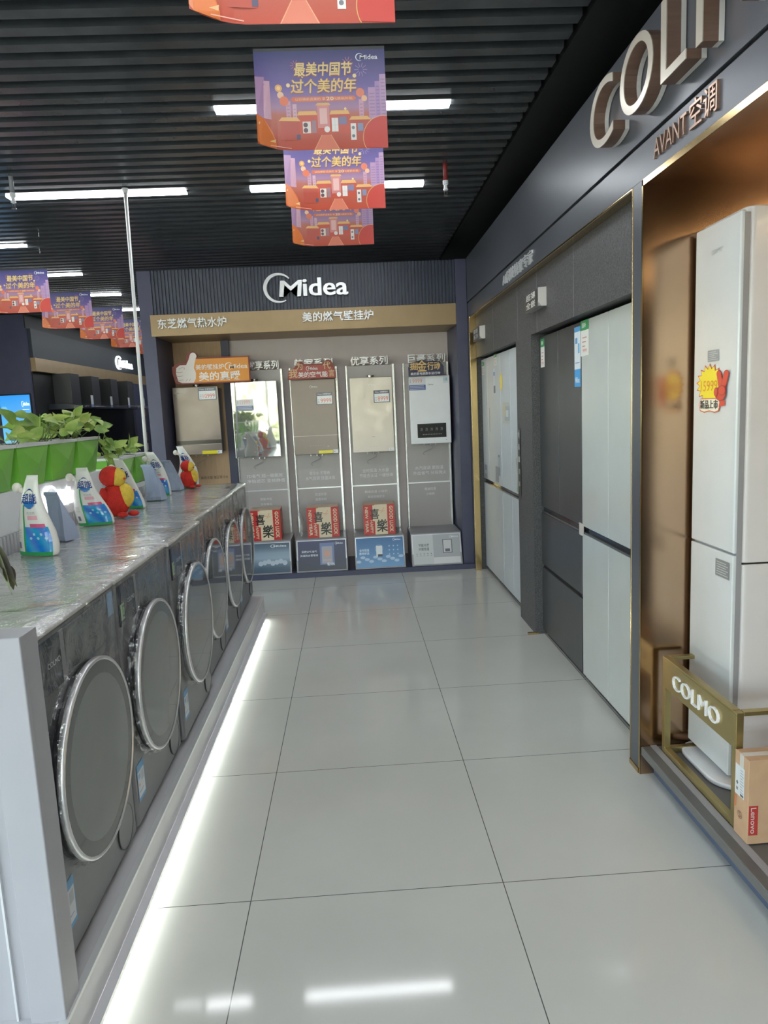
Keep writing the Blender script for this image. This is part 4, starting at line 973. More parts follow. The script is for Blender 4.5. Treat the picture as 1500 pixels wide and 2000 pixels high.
def washer(i, yr, xf, lab):
    y0, y1 = yr-0.597, yr; ztop = 1.020; zb = 0.185
    t = thing('washing_machine', lab, 'washing machine', (xf-0.3, (y0+y1)/2, 0.156), group='front-loading washing machines in a row')
    b = MB(); b.box(xf-0.575, xf, y0, y1, zb, ztop-0.012); b.build('cabinet', M['washer'], t, bevel=0.012, seg=3)
    b = MB(); b.box(xf-0.58, xf+0.002, y0-0.002, y1+0.002, ztop-0.014, ztop); b.build('top_plate', M['washertop'], t, bevel=0.004)
    for px in (xf-0.05, xf-0.55):
        for py in (y0+0.06, y1-0.06):
            b = MB(); b.lathe([(0.018, 0), (0.022, 0.004), (0.016, 0.03)], (px, py, 0.1565), n=10, cap=True); b.build('foot', M['black'], t)
    # control fascia
    b = MB(); b.box(xf-0.001, xf+0.006, y0+0.01, y0+0.17, 0.865, 0.995); d1 = b.build('drawer', M['darkpanel'], t, bevel=0.002)
    a = Art(); a.text('COLMO', 0, 0, 0.075, 0.014, (0.70, 0.71, 0.72)); a.build('drawer_mark', planePX(xf+0.0065, y0+0.085, 0.925), d1)
    b = MB(); b.box(xf-0.001, xf+0.006, y0+0.20, y1-0.12, 0.865, 0.995); b.build('display_panel', M['screenpanel'], t, bevel=0.002)
    b = MB(); b.box(xf-0.001, xf+0.0035, y0+0.172, y0+0.198, 0.865, 0.995); b.build('button_strip', M['grey'], t)
    # door
    cy, cz, R = yr-0.328, 0.617, 0.262
    b = MB(); b.lathe([(0.257, 0.0), (0.257, 0.012), (0.205, 0.012), (0.205, -0.004)], (xf, cy, cz), 'X', 64); b.build('door_collar', M['rubber'], t, smooth=False)
    b = MB(); b.lathe([(R-0.05, 0.01), (R-0.014, 0.012), (R-0.004, 0.026), (R-0.010, 0.034)], (xf, cy, cz), 'X', 72)
    dr = b.build('door', M['rubber'], t, smooth=True)
    b = MB(); b.lathe([(R-0.004, 0.026), (R+0.001, 0.029), (R+0.001, 0.042), (R-0.003, 0.0455), (R-0.008, 0.045), (R-0.010, 0.040)], (xf, cy, cz), 'X', 72); b.build('door_ring', M['chrome'], dr, smooth=True)
    b = MB(); b.lathe([(R-0.009, 0.042), (R-0.045, 0.0422)], (xf, cy, cz), 'X', 72); b.build('glass_border', M['doorglass2'], dr, smooth=True)
    b = MB(); b.lathe([(R-0.045, 0.0422), (R-0.12, 0.0432), (R-0.19, 0.0438), (0.0005, 0.044)], (xf, cy, cz), 'X', 72); b.build('door_glass', M['doorglass'], dr, smooth=True)
    b = MB(); b.lathe([(0.006, 0.0), (0.064, 0.0), (0.066, 0.003), (0.062, 0.004), (0.0005, 0.004)], (xf, yr-0.105, 0.268), 'X', 40)
    b.build('pump_cover', M['washer'], t); b = MB(); b.lathe([(0.0665, 0.0), (0.0685, 0.0035), (0.0665, 0.0045), (0.065, 0.0035)], (xf, yr-0.105, 0.268), 'X', 40); b.build('pump_ring', M['rubber'], t)
    # labels
    a = Art()
    a.rect(0.385, 0.215, 0.445, 0.335, (0.70, 0.74, 0.78)) if False else None
    a = Art(); a.rect(0, 0, 0.075, 0.125, (0.10, 0.33, 0.62)); a.rect(0.004, 0.012, 0.071, 0.10, (0.66, 0.71, 0.76)); a.rect(0.01, 0.075, 0.03, 0.092, (0.2, 0.4, 0.7)); a.rect(0.012, 0.05, 0.022, 0.06, (0.75, 0.35, 0.2)); a.rect(0.04, 0.06, 0.066, 0.092, (0.45, 0.5, 0.56)); a.rect(0.01, 0.03, 0.06, 0.033, (0.3, 0.35, 0.5))
    a.build('energy_label', planePX(xf+0.0008, y0+0.025, 0.26), t)
    if i > 0:
        a = Art(); a.rect(0, 0, 0.036, 0.052, (0.42, 0.60, 0.36)); a.rect(0.018, 0.008, 0.033, 0.046, (0.03, 0.10, 0.03)); a.text('D', 0.021, 0.014, 0.030, 0.040, (0.5, 0.75, 0.4), 0.02); a.build('green_label', planePX(xf+0.0065, y0+0.012, 0.885), t)
    else:
        a = Art(); a.rect(0, 0, 0.05, 0.07, (0.30, 0.46, 0.66)); a.build('blue_label', planePX(xf+0.0008, y1-0.065, 0.925), t)
    a = Art(); a.rect(0, 0, 0.17, 0.10, (0.42, 0.47, 0.37)); a.rect(0.05, 0.02, 0.15, 0.08, (0.50, 0.47, 0.38))
    for k in range(4): a.rect(0.06, 0.03+0.012*k, 0.14, 0.034+0.012*k, (0.55, 0.25, 0.12))
    a.build('top_leaflet', frame3((xf-0.20, y0+0.30, ztop+0.0006), (1, 0, 0), (0, 1, 0)), t)
    # plastic film: crinkled sheet over the top and hanging over the upper front
    r2_ = random.Random(100+i); b = MB(); nx_, ny_ = 16, 60; vs = []
    ph = [r2_.uniform(0, 6.28) for _ in range(6)]
    def wr(u, v): return 0.5*math.sin(9*u+ph[0]+4*math.sin(5*v+ph[1]))+0.3*math.sin(17*v+ph[2]+6*u)+0.2*math.sin(31*u-23*v+ph[3])
    rows = [(-0.578, 0, 0), (-0.5, 0, 0), (-0.4, 0, 0), (-0.3, 0, 0), (-0.22, 0, 0), (-0.15, 0, 0), (-0.09, 0, 0), (-0.04, 0, 0), (-0.012, 0, 0), (0.004, 0, -0.003), (0.011, 1, -0.014), (0.013, 1, -0.04), (0.013, 1, -0.07), (0.013, 1, -0.10), (0.014, 1, -0.13), (0.016, 1, -0.155), (0.020, 1, -0.18)]
    for ri, (dx, side, dz) in enumerate(rows):
        for c in range(ny_+1):
            v = c/ny_; yy = y0-0.003+(y1-y0+0.006)*v
            q = wr(ri*0.13, v*2.2)
            edge = math.exp(-((ri-9)/3.0)**2)
            if side: 
                amp = 0.002+0.0055*(ri-9)/7; low = dz
                if ri > 12: low = dz+0.035*(abs(v-0.44)*2.0)**1.5*(-1)+0.012*q
                vs.append((xf+dx+amp*max(q, -0.8)+0.002, yy, ztop+low))
            else: vs.append((xf+dx, yy, ztop+0.0035+dz+0.0006*q+0.0045*edge*abs(wr(ri*0.5+0.3, v*6.0))))
    fs = [(r*(ny_+1)+c, r*(ny_+1)+c+1, (r+1)*(ny_+1)+c+1, (r+1)*(ny_+1)+c) for r in range(len(rows)-1) for c in range(ny_)]
    b.add(vs, fs); b.build('plastic_wrap', M['film'], t, smooth=True)
    # bunched film round the door edge
    b = MB(); n = 120; vs = []; a0, a1 = (105, 255)
    if i in (2, 3, 4): a0, a1 = (60, 290)
    prof = [(0.002, 0.040), (0.008, 0.030), (0.006, 0.018), (0.012, 0.006)]
    for k in range(n+1):
        an = math.radians(a0+(a1-a0)*k/n)     # angle 180 = near side (smaller y)
        j1 = r2_.uniform(-1, 1)
        for (dr_, dx) in prof:
            rr_ = R+dr_+0.004*math.sin(an*37+j1)+0.003*j1
            vs.append((xf+dx+0.003*r2_.uniform(-1, 1), cy+rr_*math.cos(an), cz+rr_*math.sin(an)))
    m_ = len(prof); fs = [(k*m_+c, k*m_+c+1, (k+1)*m_+c+1, (k+1)*m_+c) for k in range(n) for c in range(m_-1)]
    b.add(vs, fs); b.build('door_wrap', M['film'], t, smooth=True)
    return t
labs = ['nearest washing machine, just behind the white partition panel', 'second washing machine, blue energy label low on its front, green label at its top corner',
        'third washing machine, crumpled film round its door, standing slightly proud', 'fourth washing machine from the white partition panel',
        'fifth washing machine, next to the farthest one', 'farthest washing machine at the end of the plinth']
for i, (yr, xf) in enumerate(((2.18, -0.760), (2.79, -0.758), (3.41, -0.748), (4.02, -0.782), (4.63, -0.786), (5.235, -0.792))):
    washer(i, yr, xf, labs[i])

# white partition panel at the near end
t = thing('partition_panel', 'white framed partition panel at the near end of the washing machines', 'panel', (-1.2, 1.53, 0))
b = MB(); b.box(-1.9, -0.722, 1.495, 1.565, 0.0, 1.065); b.build('core', M['panelpale'], t, bevel=0.001)
b = MB(); b.box(-0.80, -0.720, 1.480, 1.497, 0.0, 1.067); b.box(-1.9, -0.80, 1.480, 1.497, 1.0, 1.067); b.build('front_frame', M['panelpale'], t, bevel=0.003)
b = MB(); b.box(-0.835, -0.83, 1.487, 1.497, 0.0, 0.97); b.build('inner_bead', M['letter'], t)
b = MB()
b.lathe([(0.0004, -0.0005), (0.0015, 0)], (-0.87, 1.4945, 0.93), 'Y', 8); b.build('screw_hole', M['black'], t)

# ------------------------------------------------------------------ console with planters
t = thing('counter', 'long white counter with a fluted front behind the washing machines', 'counter', (-1.7, 3.3, 0))
b = MB(); b.box(-2.0, -1.405, 1.6, 4.12, 1.075, 1.245); b.build('upper_box', M['white'], t, bevel=0.003)
b = MB(); b.box(-1.98, -1.415, 1.6, 5.0, 0.0, 1.075); b.build('core', M['plinth'], t)
b = MB(); b.box(-1.98, -1.405, 4.12, 5.0, 1.075, 1.105); b.build('lower_top', M['white'], t, bevel=0.002)
b = MB(); yy = 1.62
while yy < 4.98:
    b.box(-1.415, -1.40, yy, yy+0.016, 0.5, 1.075); yy += 0.03
b.build('fluting', M['plinth'], t)
b = MB(); logo3d(b, planePX(-1.399, 3.24, 1.095), 0.45, 0.14, 0.008)
tag(b.build('logo_sign', M['glow']), 'glowing white logo on the front of the white counter', 'sign')

def leaf(b, o, d, upv, L, wd, curl, n=6):
    d = Vector(d).normalized(); upv = Vector(upv); side = d.cross(upv).normalized(); nn = side.cross(d).normalized()
    rows = []
    for i in range(n+1):
        q = i/n; wv = wd*math.sin(PI*min(1, (q*0.93+0.07))**0.75)*(1-0.1*q) if i < n else 0.0005
        if i == 0: wv = wd*0.18
        c = Vector(o)+d*L*q-nn*(curl*L*q*q)
        rows.append((c-side*wv+nn*wv*0.28, c, c+side*wv+nn*wv*0.28))
    vs = [p for r in rows for p in r]; fs = []
    for i in range(n):
        for j in range(2): fs.append((i*3+j, i*3+j+1, (i+1)*3+j+1, (i+1)*3+j))
    b.add([tuple(v) for v in vs], fs)

def planter(xc, yc, z, lab, nleaf, seed, spread=0.16, height=0.14, trail=0, droop=0.0):
    R_ = random.Random(seed)
    t = thing('potted_plant', lab, 'potted plant', (xc, yc, z), group='green planters on the white counter')
    h = 0.183; tw, bw = 0.160, 0.116
    b = MB()
    def sq(hw, hx, zz, c=0.25):
        p = []
        for sx, sy in ((1, -1), (1, 1), (-1, 1), (-1, -1)): p.append((xc+sx*hx, yc+sy*hw, zz))
        return p
    top, bot = sq(tw, 0.10, z+h), sq(bw, 0.080, z+0.001)
    # faceted pot: each side folded along diagonals
    vs = top+bot; ctr = []
    b.add(vs, [(4, 5, 1, 0), (5, 6, 2, 1), (6, 7, 3, 2), (7, 4, 0, 3), (7, 6, 5, 4)])
    fold = [(xc+0.102, yc-tw*0.25, z+h*0.55)]
    b.add([top[0], top[1], bot[1], bot[0], (xc+0.108, yc+0.02, z+h*0.5)], [(0, 4, 1), (1, 4, 2), (2, 4, 3), (3, 4, 0)])
    b.build('pot', M['potgreen'], t)
    b = MB(); o = sq(tw+0.004, 0.105, z+h+0.004); i_ = sq(tw-0.012, 0.088, z+h+0.004); o2 = sq(tw+0.004, 0.105, z+h-0.010); i2 = sq(tw-0.014, 0.086, z+h-0.02)
    b.loft([o2, o, i_, i2], cap=False); b.build('liner', M['potrim'], t)
    b = MB(); s4 = sq(tw-0.014, 0.087, z+h-0.012); b.add(s4, [(0, 1, 2, 3)]); b.add([(xc+0.0, yc, z+h+0.004)]+s4, [(0, 1, 2), (0, 2, 3), (0, 3, 4), (0, 4, 1)]); b.build('soil', M['soil'], t)
    bs = MB(); bl = MB()
    for k in range(nleaf):
        an = R_.uniform(0, 2*PI); rr_ = R_.uniform(0.02, spread); hh = R_.uniform(0.25, 1.0)*height*(1-0.35*(rr_/spread))
        p0 = (xc+0.05*math.cos(an)*R_.random(), yc+0.08*math.sin(an)*R_.random(), z+h-0.005)
        tip = (xc+rr_*0.75*math.cos(an), yc+rr_*math.sin(an), z+h+hh)
        mid = ((p0[0]+tip[0])/2, (p0[1]+tip[1])/2, (p0[2]+tip[2])/2+0.02)
        bs.tube([p0, mid, tip], 0.0016, 5)
        dv = Vector((math.cos(an+R_.uniform(-0.8, 0.8)), math.sin(an+R_.uniform(-0.8, 0.8)), R_.uniform(-0.5, 0.9)))
        L = R_.uniform(0.06, 0.105)
        leaf(bl, tip, dv, (R_.uniform(0.3, 1.0), R_.uniform(-1.0, 0.2), R_.uniform(0.1, 0.8)), L, L*0.32, R_.uniform(0.05, 0.45))
    for k in range(trail):
        y0_ = yc+tw*R_.uniform(0.2, 0.9); pts = []
        for q in range(7): pts.append((xc+0.128+0.015*math.sin(q+k), y0_+0.03*q*0.7+0.02*math.sin(q*1.7+k), z+h+0.03-0.045*q))
        bs.tube(pts, 0.0018, 5)
        for q in range(1, 7):
            L = R_.uniform(0.05, 0.075); leaf(bl, pts[q], (0.5, R_.uniform(-0.6, 0.8), R_.uniform(-0.7, 0.1)), (0.5, -0.5, 0.7), L, L*0.36, 0.3)
    bs.build('stems', M['stem'], t, smooth=True); bl.build('foliage', M['leaf'], t, smooth=True)
    return t
planter(-1.50, 2.545, 1.246, 'potted plant in the nearest green planter, cut by the left edge', 14, 3, 0.2, 0.13)
planter(-1.50, 2.875, 1.246, 'potted plant with long arching leaves, first whole green planter on the counter', 20, 11, 0.19, 0.14)
planter(-1.50, 3.21, 1.246, 'sparse potted plant in the second green planter on the counter', 8, 21, 0.14, 0.07)
planter(-1.50, 3.545, 1.246, 'bushy potted plant in the third green planter on the counter', 30, 5, 0.19, 0.15)
planter(-1.50, 3.885, 1.246, 'bushy potted plant trailing over the right side of the upper counter', 42, 9, 0.22, 0.15, trail=4)
planter(-1.50, 4.50, 1.106, 'low green planter on the stepped-down part of the counter', 16, 14, 0.17, 0.07)
planter(-1.50, 4.835, 1.106, 'last green planter beside the white pole', 8, 15, 0.15, 0.08)
# drooping withered leaf at the left edge
t = thing('potted_plant', 'withered drooping leaf hanging in from the left edge over the partition panel', 'potted plant', (-1.0, 1.522, 1.067))
b = MB(); b.lathe([(0.0005, 0.0), (0.030, 0.0), (0.040, 0.10), (0.035, 0.10), (0.032, 0.09), (0.0005, 0.09)], (-1.0, 1.522, 1.0678), n=24); b.build('pot', M['potgreen'], t)
b = MB(); b.tube([(-1.0, 1.522, 1.155), (-0.97, 1.51, 1.27), (-0.88, 1.49, 1.33), (-0.79, 1.475, 1.32), (-0.742, 1.470, 1.275)], 0.0035, 6); b.build('stems', M['dryleaf'], t, smooth=True)
b = MB(); leaf(b, (-0.752, 1.470, 1.285), (0.42, -0.02, -0.90), (0.6, -0.8, 0.2), 0.115, 0.012, 0.10, 8); leaf(b, (-0.745, 1.468, 1.280), (0.32, 0.0, -0.95), (-0.6, -0.8, 0.2), 0.12, 0.013, -0.10, 8); leaf(b, (-0.728, 1.470, 1.225), (0.30, 0.1, -0.85), (0.9, -0.4, 0.3), 0.055, 0.016, 0.2, 6)
b.build('foliage', M['dryleaf'], t, smooth=True)

# pole
t = thing('support_pole', 'slim white pole rising behind the washing machines to the ceiling', 'pole', (-1.389, 4.84, 0.156))
b = MB(); b.tube([(-1.389, 4.84, 0.158), (-1.352, 4.84, 2.97)], 0.011, 14); b.build('tube', M['pole'], t, smooth=True)
b = MB(); b.lathe([(0.0005, 0), (0.016, 0), (0.016, 0.006), (0.012, 0.012)], (-1.3815, 4.84, 0.1565), n=20); b.build('foot', M['pole'], t)
b = MB(); b.lathe([(0.013, -0.03), (0.02, -0.01), (0.02, 0.0), (0.0005, 0.0)], (-1.352, 4.84, 2.978), n=20); b.build('ceiling_cap', M['pole'], t)

# ------------------------------------------------------------------ pouches, bags, plush toys
ZT = 1.0265
def pouch(x, y, rz, h, lab, lean=0.0, seed=1, wrap=False):
    t = thing('detergent_pouch', lab, 'detergent pouch', (x, y, ZT), rz, group='detergent pouches on the washing machines')
    W[t] = Matrix.Identity(4)
    R_ = random.Random(seed)
    # local frame: width along x, faces -Y; half width / half depth per height
    prof = [(0, 0.080, 0.032), (0.04, 0.083, 0.034), (0.15, 0.084, 0.033), (0.30, 0.078, 0.030), (0.45, 0.066, 0.025), (0.58, 0.054, 0.020), (0.70, 0.045, 0.015), (0.82, 0.036, 0.010), (0.92, 0.030, 0.006), (1.0, 0.026, 0.002)]
    def sh(q): return lean*q*q*0.12+0.012*math.sin(5*q+seed)
    def cr(q, k): return 1+0.04*math.sin(q*14+k*2.1+seed)
    loops = []
    for q, hw, hd in prof:
        L = []
        for k in range(16):
            an = 2*PI*k/16; c, s = math.cos(an), math.sin(an)
            L.append((sh(q)+hw*math.copysign(abs(c)**0.8, c), hd*math.copysign(abs(s)**0.7, s)*cr(q, k), q*h))
        loops.append(L)
    b = MB(); b.loft(loops); b.build('bag', M['pouchwhite'], t, smooth=True)
    def hwd(q):
        for (q0, a0, d0), (q1, a1, d1) in zip(prof, prof[1:]):
            if q <= q1:
                f_ = (q-q0)/(q1-q0); return a0+(a1-a0)*f_, d0+(d1-d0)*f_
        return prof[-1][1:]
    def mp(u, v, l):        # u -1..1 across, v 0..1 up, hugging the front of the pouch
        hw, hd = hwd(max(0, min(1, v))); c = max(-1, min(1, u)); 
        an = math.acos(max(-1, min(1, math.copysign(abs(c)**1.25, c)))); s = math.sin(an)
        k = 16-an/(2*PI)*16
        return Vector((sh(v)+hw*c, -hd*abs(s)**0.7*cr(v, k)-0.0014-l, v*h))
    a = Art(0.0003)
    W_ = (0.78, 0.78, 0.74); G = (0.03, 0.33, 0.10); B = (0.03, 0.30, 0.62)
    a.grid(-0.94, 0.0, 0.94, 0.05, 10, 1, lambda x_, y_: G)
    a.grid(-0.35, 0.05, 0.94, 0.36, 12, 5, lambda x_, y_: (0.03+0.03*math.sin(9*x_+7*y_), 0.26+0.10*math.sin(7*x_+20*y_), 0.62))
    a.grid(-0.46, 0.05, -0.35, 0.80, 1, 10, lambda x_, y_: G)
    a.grid(0.0, 0.355, 0.85, 0.40, 6, 1, lambda x_, y_: (0.62, 0.10, 0.22))
    a.grid(-0.1, 0.45, 0.55, 0.50, 5, 1, lambda x_, y_: (0.75, 0.40, 0.46))
    a.circle(0.10, 0.71, 0.55, (0.02, 0.06, 0.25), ry=0.125, n=28)
    a.circle(0.10, 0.705, 0.62, W_, ry=0.112, n=28); a.poly([(0.62, 0.68), (0.50, 0.62), (0.10, 0.585), (-0.32, 0.62), (-0.45, 0.68)], (0.03, 0.18, 0.50))
    a.text('超能', -0.62, 0.645, 0.80, 0.775, (0.02, 0.05, 0.25), 0.05)
    a.text('洗洁精', -0.15, 0.515, 0.45, 0.55, (0.35, 0.38, 0.36)); 
    for k in range(5): a.circle(-0.05+0.2*k, 0.22+0.05*(k % 2), 0.07, (0.35, 0.62, 0.75), ry=0.018, n=10)
    for k in range(6): a.grid(-0.85, 0.33-0.02*k, -0.60, 0.336-0.02*k, 2, 1, lambda x_, y_: (0.45, 0.42, 0.42))
    a.rect(-0.82, 0.09, -0.68, 0.17, (0.2, 0.2, 0.25))
    a.build('print', mp, t, M['inkgloss'])
    b = MB(); cx = sh(0.8)-0.034
    b.tube([(cx+0.01, 0, h*0.78), (cx-0.018, -0.002, h*0.83)], 0.010, 12); b.ball((cx-0.026, -0.003, h*0.845), 0.019, 0.017, 0.019, 14, 8); b.build('cap', M['cap'], t, smooth=True)
    return t
M['pouchwhite'] = mat('pouch_white_foil', (0.74, 0.74, 0.69), 0.25, var=0.03, bump=0.15, bscale=14)
pouch(-1.205, 2.70, -0.35, 0.30, 'nearest detergent pouch, on the first machines by the counter', 0.15, 1)
pouch(-1.245, 3.42, 0.10, 0.275, 'detergent pouch in front of the large red and yellow plush toy', -0.35, 2)
pouch(-1.25, 4.02, -0.15, 0.27, 'detergent pouch between the large plush toy and the white pole', -0.55, 3)
pouch(-1.245, 4.62, -0.1, 0.28, 'detergent pouch just right of the white pole', -0.45, 4)
pouch(-1.17, 5.12, -0.3, 0.29, 'farthest detergent pouch, standing by the small red plush toy', -0.4, 5)

def paperbag(x, y, rz, h, lab, seed):
    t = thing('paper_bag', lab, 'paper bag', (x, y, ZT), rz, group='folded grey-blue paper bags')
    W[t] = Matrix.Identity(4); R_ = random.Random(seed)
    b = MB(); loops = []
    for q, hw, hd in ((0, 0.052, 0.035), (0.1, 0.053, 0.036), (0.35, 0.048, 0.026), (0.6, 0.042, 0.014), (0.85, 0.037, 0.005), (1.0, 0.036, 0.003)):
        s = -0.05*q*q; L = []
        for (u, v) in ((-1, -1), (-0.33, -1.1), (0.33, -0.9), (1, -1), (1.0, 0), (1, 1), (0, 1), (-1, 1), (-1.0, 0)):
            L.append((s+hw*u+R_.uniform(-1, 1)*0.003, hd*v+R_.uniform(-1, 1)*0.003*(q > 0.05), q*h))
        loops.append(L)
    b.loft(loops); b.build('bag', M['bagpaper'], t)
    b = MB(); b.box(-0.05-0.036, -0.05+0.036, -0.006, 0.006, h*0.93, h*1.005); b.build('folded_top', M['bagpaper'], t, bevel=0.002)
    a = Art(); a.rect(0, 0, 0.018, 0.018, (0.5, 0.48, 0.46)); a.rect(0.003, 0.004, 0.015, 0.006, (0.3, 0.28, 0.28)); a.build('tag', planeY(-0.045, -0.0392, 0.02), t)
paperbag(-1.235, 3.02, -0.5, 0.20, 'grey-blue paper bag behind the nearest detergent pouch', 1)
paperbag(-1.205, 4.37, -0.3, 0.215, 'grey-blue paper bag in front of the lower planter, by the white pole', 2)
paperbag(-1.225, 4.91, -0.1, 0.205, 'grey-blue paper bag between the two farthest detergent pouches', 3)

def plush(x, y, rz, s, lab):
    t = thing('plush_toy', lab, 'plush toy', (x, y, ZT), rz, group='red and yellow plush toys')
    W[t] = Matrix.Identity(4)
    b = MB(); b.ball((0, 0, 0.085*s), 0.075*s, 0.065*s, 0.085*s, 20, 12); b.build('body', M['plushred'], t, smooth=True)
    b = MB(); b.ball((0.035*s, -0.030*s, 0.105*s), 0.046*s, 0.045*s, 0.062*s, 18, 10); b.build('belly', M['plushyellow'], t, smooth=True)
    b = MB(); b.ball((-0.015*s, 0, 0.205*s), 0.055*s, 0.052*s, 0.052*s, 18, 12); b.build('hood', M['plushred'], t, smooth=True)
    b = MB(); b.ball((0.008*s, -0.018*s, 0.200*s), 0.045*s, 0.045*s, 0.046*s, 18, 12); f_ = b.build('head', M['plushyellow'], t, smooth=True)
    b = MB()
    for q in (-0.002, 0.034): b.ball((q*s+0.008, -0.058*s, 0.207*s), 0.004*s, 0.003*s, 0.005*s, 8, 6)
    b.build('eyes', M['black'], f_, smooth=True)
    b = MB(); b.ball((0.022*s, -0.066*s, 0.193*s), 0.007*s, 0.006*s, 0.005*s, 8, 6); b.build('beak', M['plushred'], f_, smooth=True)
    for q in (-1, 1):
        b = MB(); b.ball((0.03*s*q+0.03*s, -0.055*s, 0.014*s), 0.026*s, 0.032*s, 0.014*s, 12, 8); b.build('foot', M['plushred'], t, smooth=True)
        b = MB(); b.ball((0.068*s*q, -0.012*s, 0.110*s), 0.018*s, 0.024*s, 0.045*s, 12, 8); b.build('wing', M['plushred'], t, smooth=True)
plush(-1.215, 3.66, 0.8, 1.02, 'larger red plush toy with a yellow face, behind the second pouch')
plush(-1.15, 5.03, 0.7, 0.75, 'small red plush toy with yellow trim at the far end of the machines')

# ================================================================== CEILING FITTINGS
def lamp(xc, yc, lab):
    t = thing('ceiling_light', lab, 'ceiling light', (xc, yc, 2.98), group='linear ceiling lights')
    b = MB(); b.box(xc-0.575, xc+0.575, yc-0.043, yc+0.043, 2.9805, 3.05); b.build('housing', M['lampframe'], t)
    b = MB(); b.box(xc-0.57, xc+0.57, yc-0.038, yc+0.038, 2.970, 2.9803); b.build('diffuser', M['lamp'], t)
    return t
lamp(0, 3.70, 'linear ceiling light behind the largest whole banner')
lamp(0, 4.945, 'linear ceiling light crossing behind the third and fourth hanging banners of the aisle')
for k, yy in enumerate((2.47, 1.23, 0.0, -1.25, -2.5, -3.7)): lamp(0, yy, 'ceiling light over the aisle outside the picture, %s from the banners' % ('one', 'two', 'three', 'four', 'five', 'six')[k])
lamp(-1.56, 4.945, 'linear ceiling light passing behind the white pole')
lrow = {6.21: 'linear ceiling light cut by the left edge above the left banner row', 7.44: 'linear ceiling light just above the first left banner', 8.66: 'linear ceiling light ending right of the second left banner',
        9.88: 'linear ceiling light behind the third left banner', 11.1: 'linear ceiling light behind the fourth left banner, by the pole', 12.3: 'linear ceiling light farthest down the left hall but two', 13.5: 'linear ceiling light farthest down the left hall but one', 14.7: 'linear ceiling light farthest down the left hall'}
for yy, lb in lrow.items(): lamp(-3.155, yy, lb)
for k, yy in enumerate((4.945, 2.47, 0.0, -2.5)): lamp(-3.3, yy, 'ceiling light over the left hall outside the picture, %s from the pole' % ('first', 'second', 'third', 'fourth')[k])

# sprinklers
for x, y, lab in ((0.667, 4.59, 'red and white ceiling sprinkler right of the aisle lights'), (-1.936, 4.556, 'grey ceiling sprinkler at the left edge beside the long light')):
    t = thing('sprinkler', lab, 'sprinkler', (x, y, 2.98))
    b = MB(); b.tube([(x, y, 3.04), (x, y, 2.885)], 0.013, 14); b.build('pipe', M['redpipe'] if x > 0 else M['grey'], t, smooth=True)
    b = MB(); b.lathe([(0.0005, 0.0), (0.017, 0.0), (0.017, -0.02), (0.011, -0.025), (0.011, -0.045), (0.015, -0.048), (0.015, -0.055), (0.004, -0.06), (0.0005, -0.06)], (x, y, 2.886), n=16); b.build('nozzle', M['white'], t, smooth=False)
    b = MB(); b.tube([(x-0.008, y, 2.83), (x-0.008, y, 2.805), (x, y, 2.798)], 0.002, 5); b.tube([(x+0.008, y, 2.83), (x+0.008, y, 2.805), (x, y, 2.798)], 0.002, 5)
    b.lathe([(0.0005, 0), (0.014, 0.0), (0.014, 0.002), (0.0005, 0.002)], (x, y, 2.795), n=14); b.build('deflector', M['steel'], t)

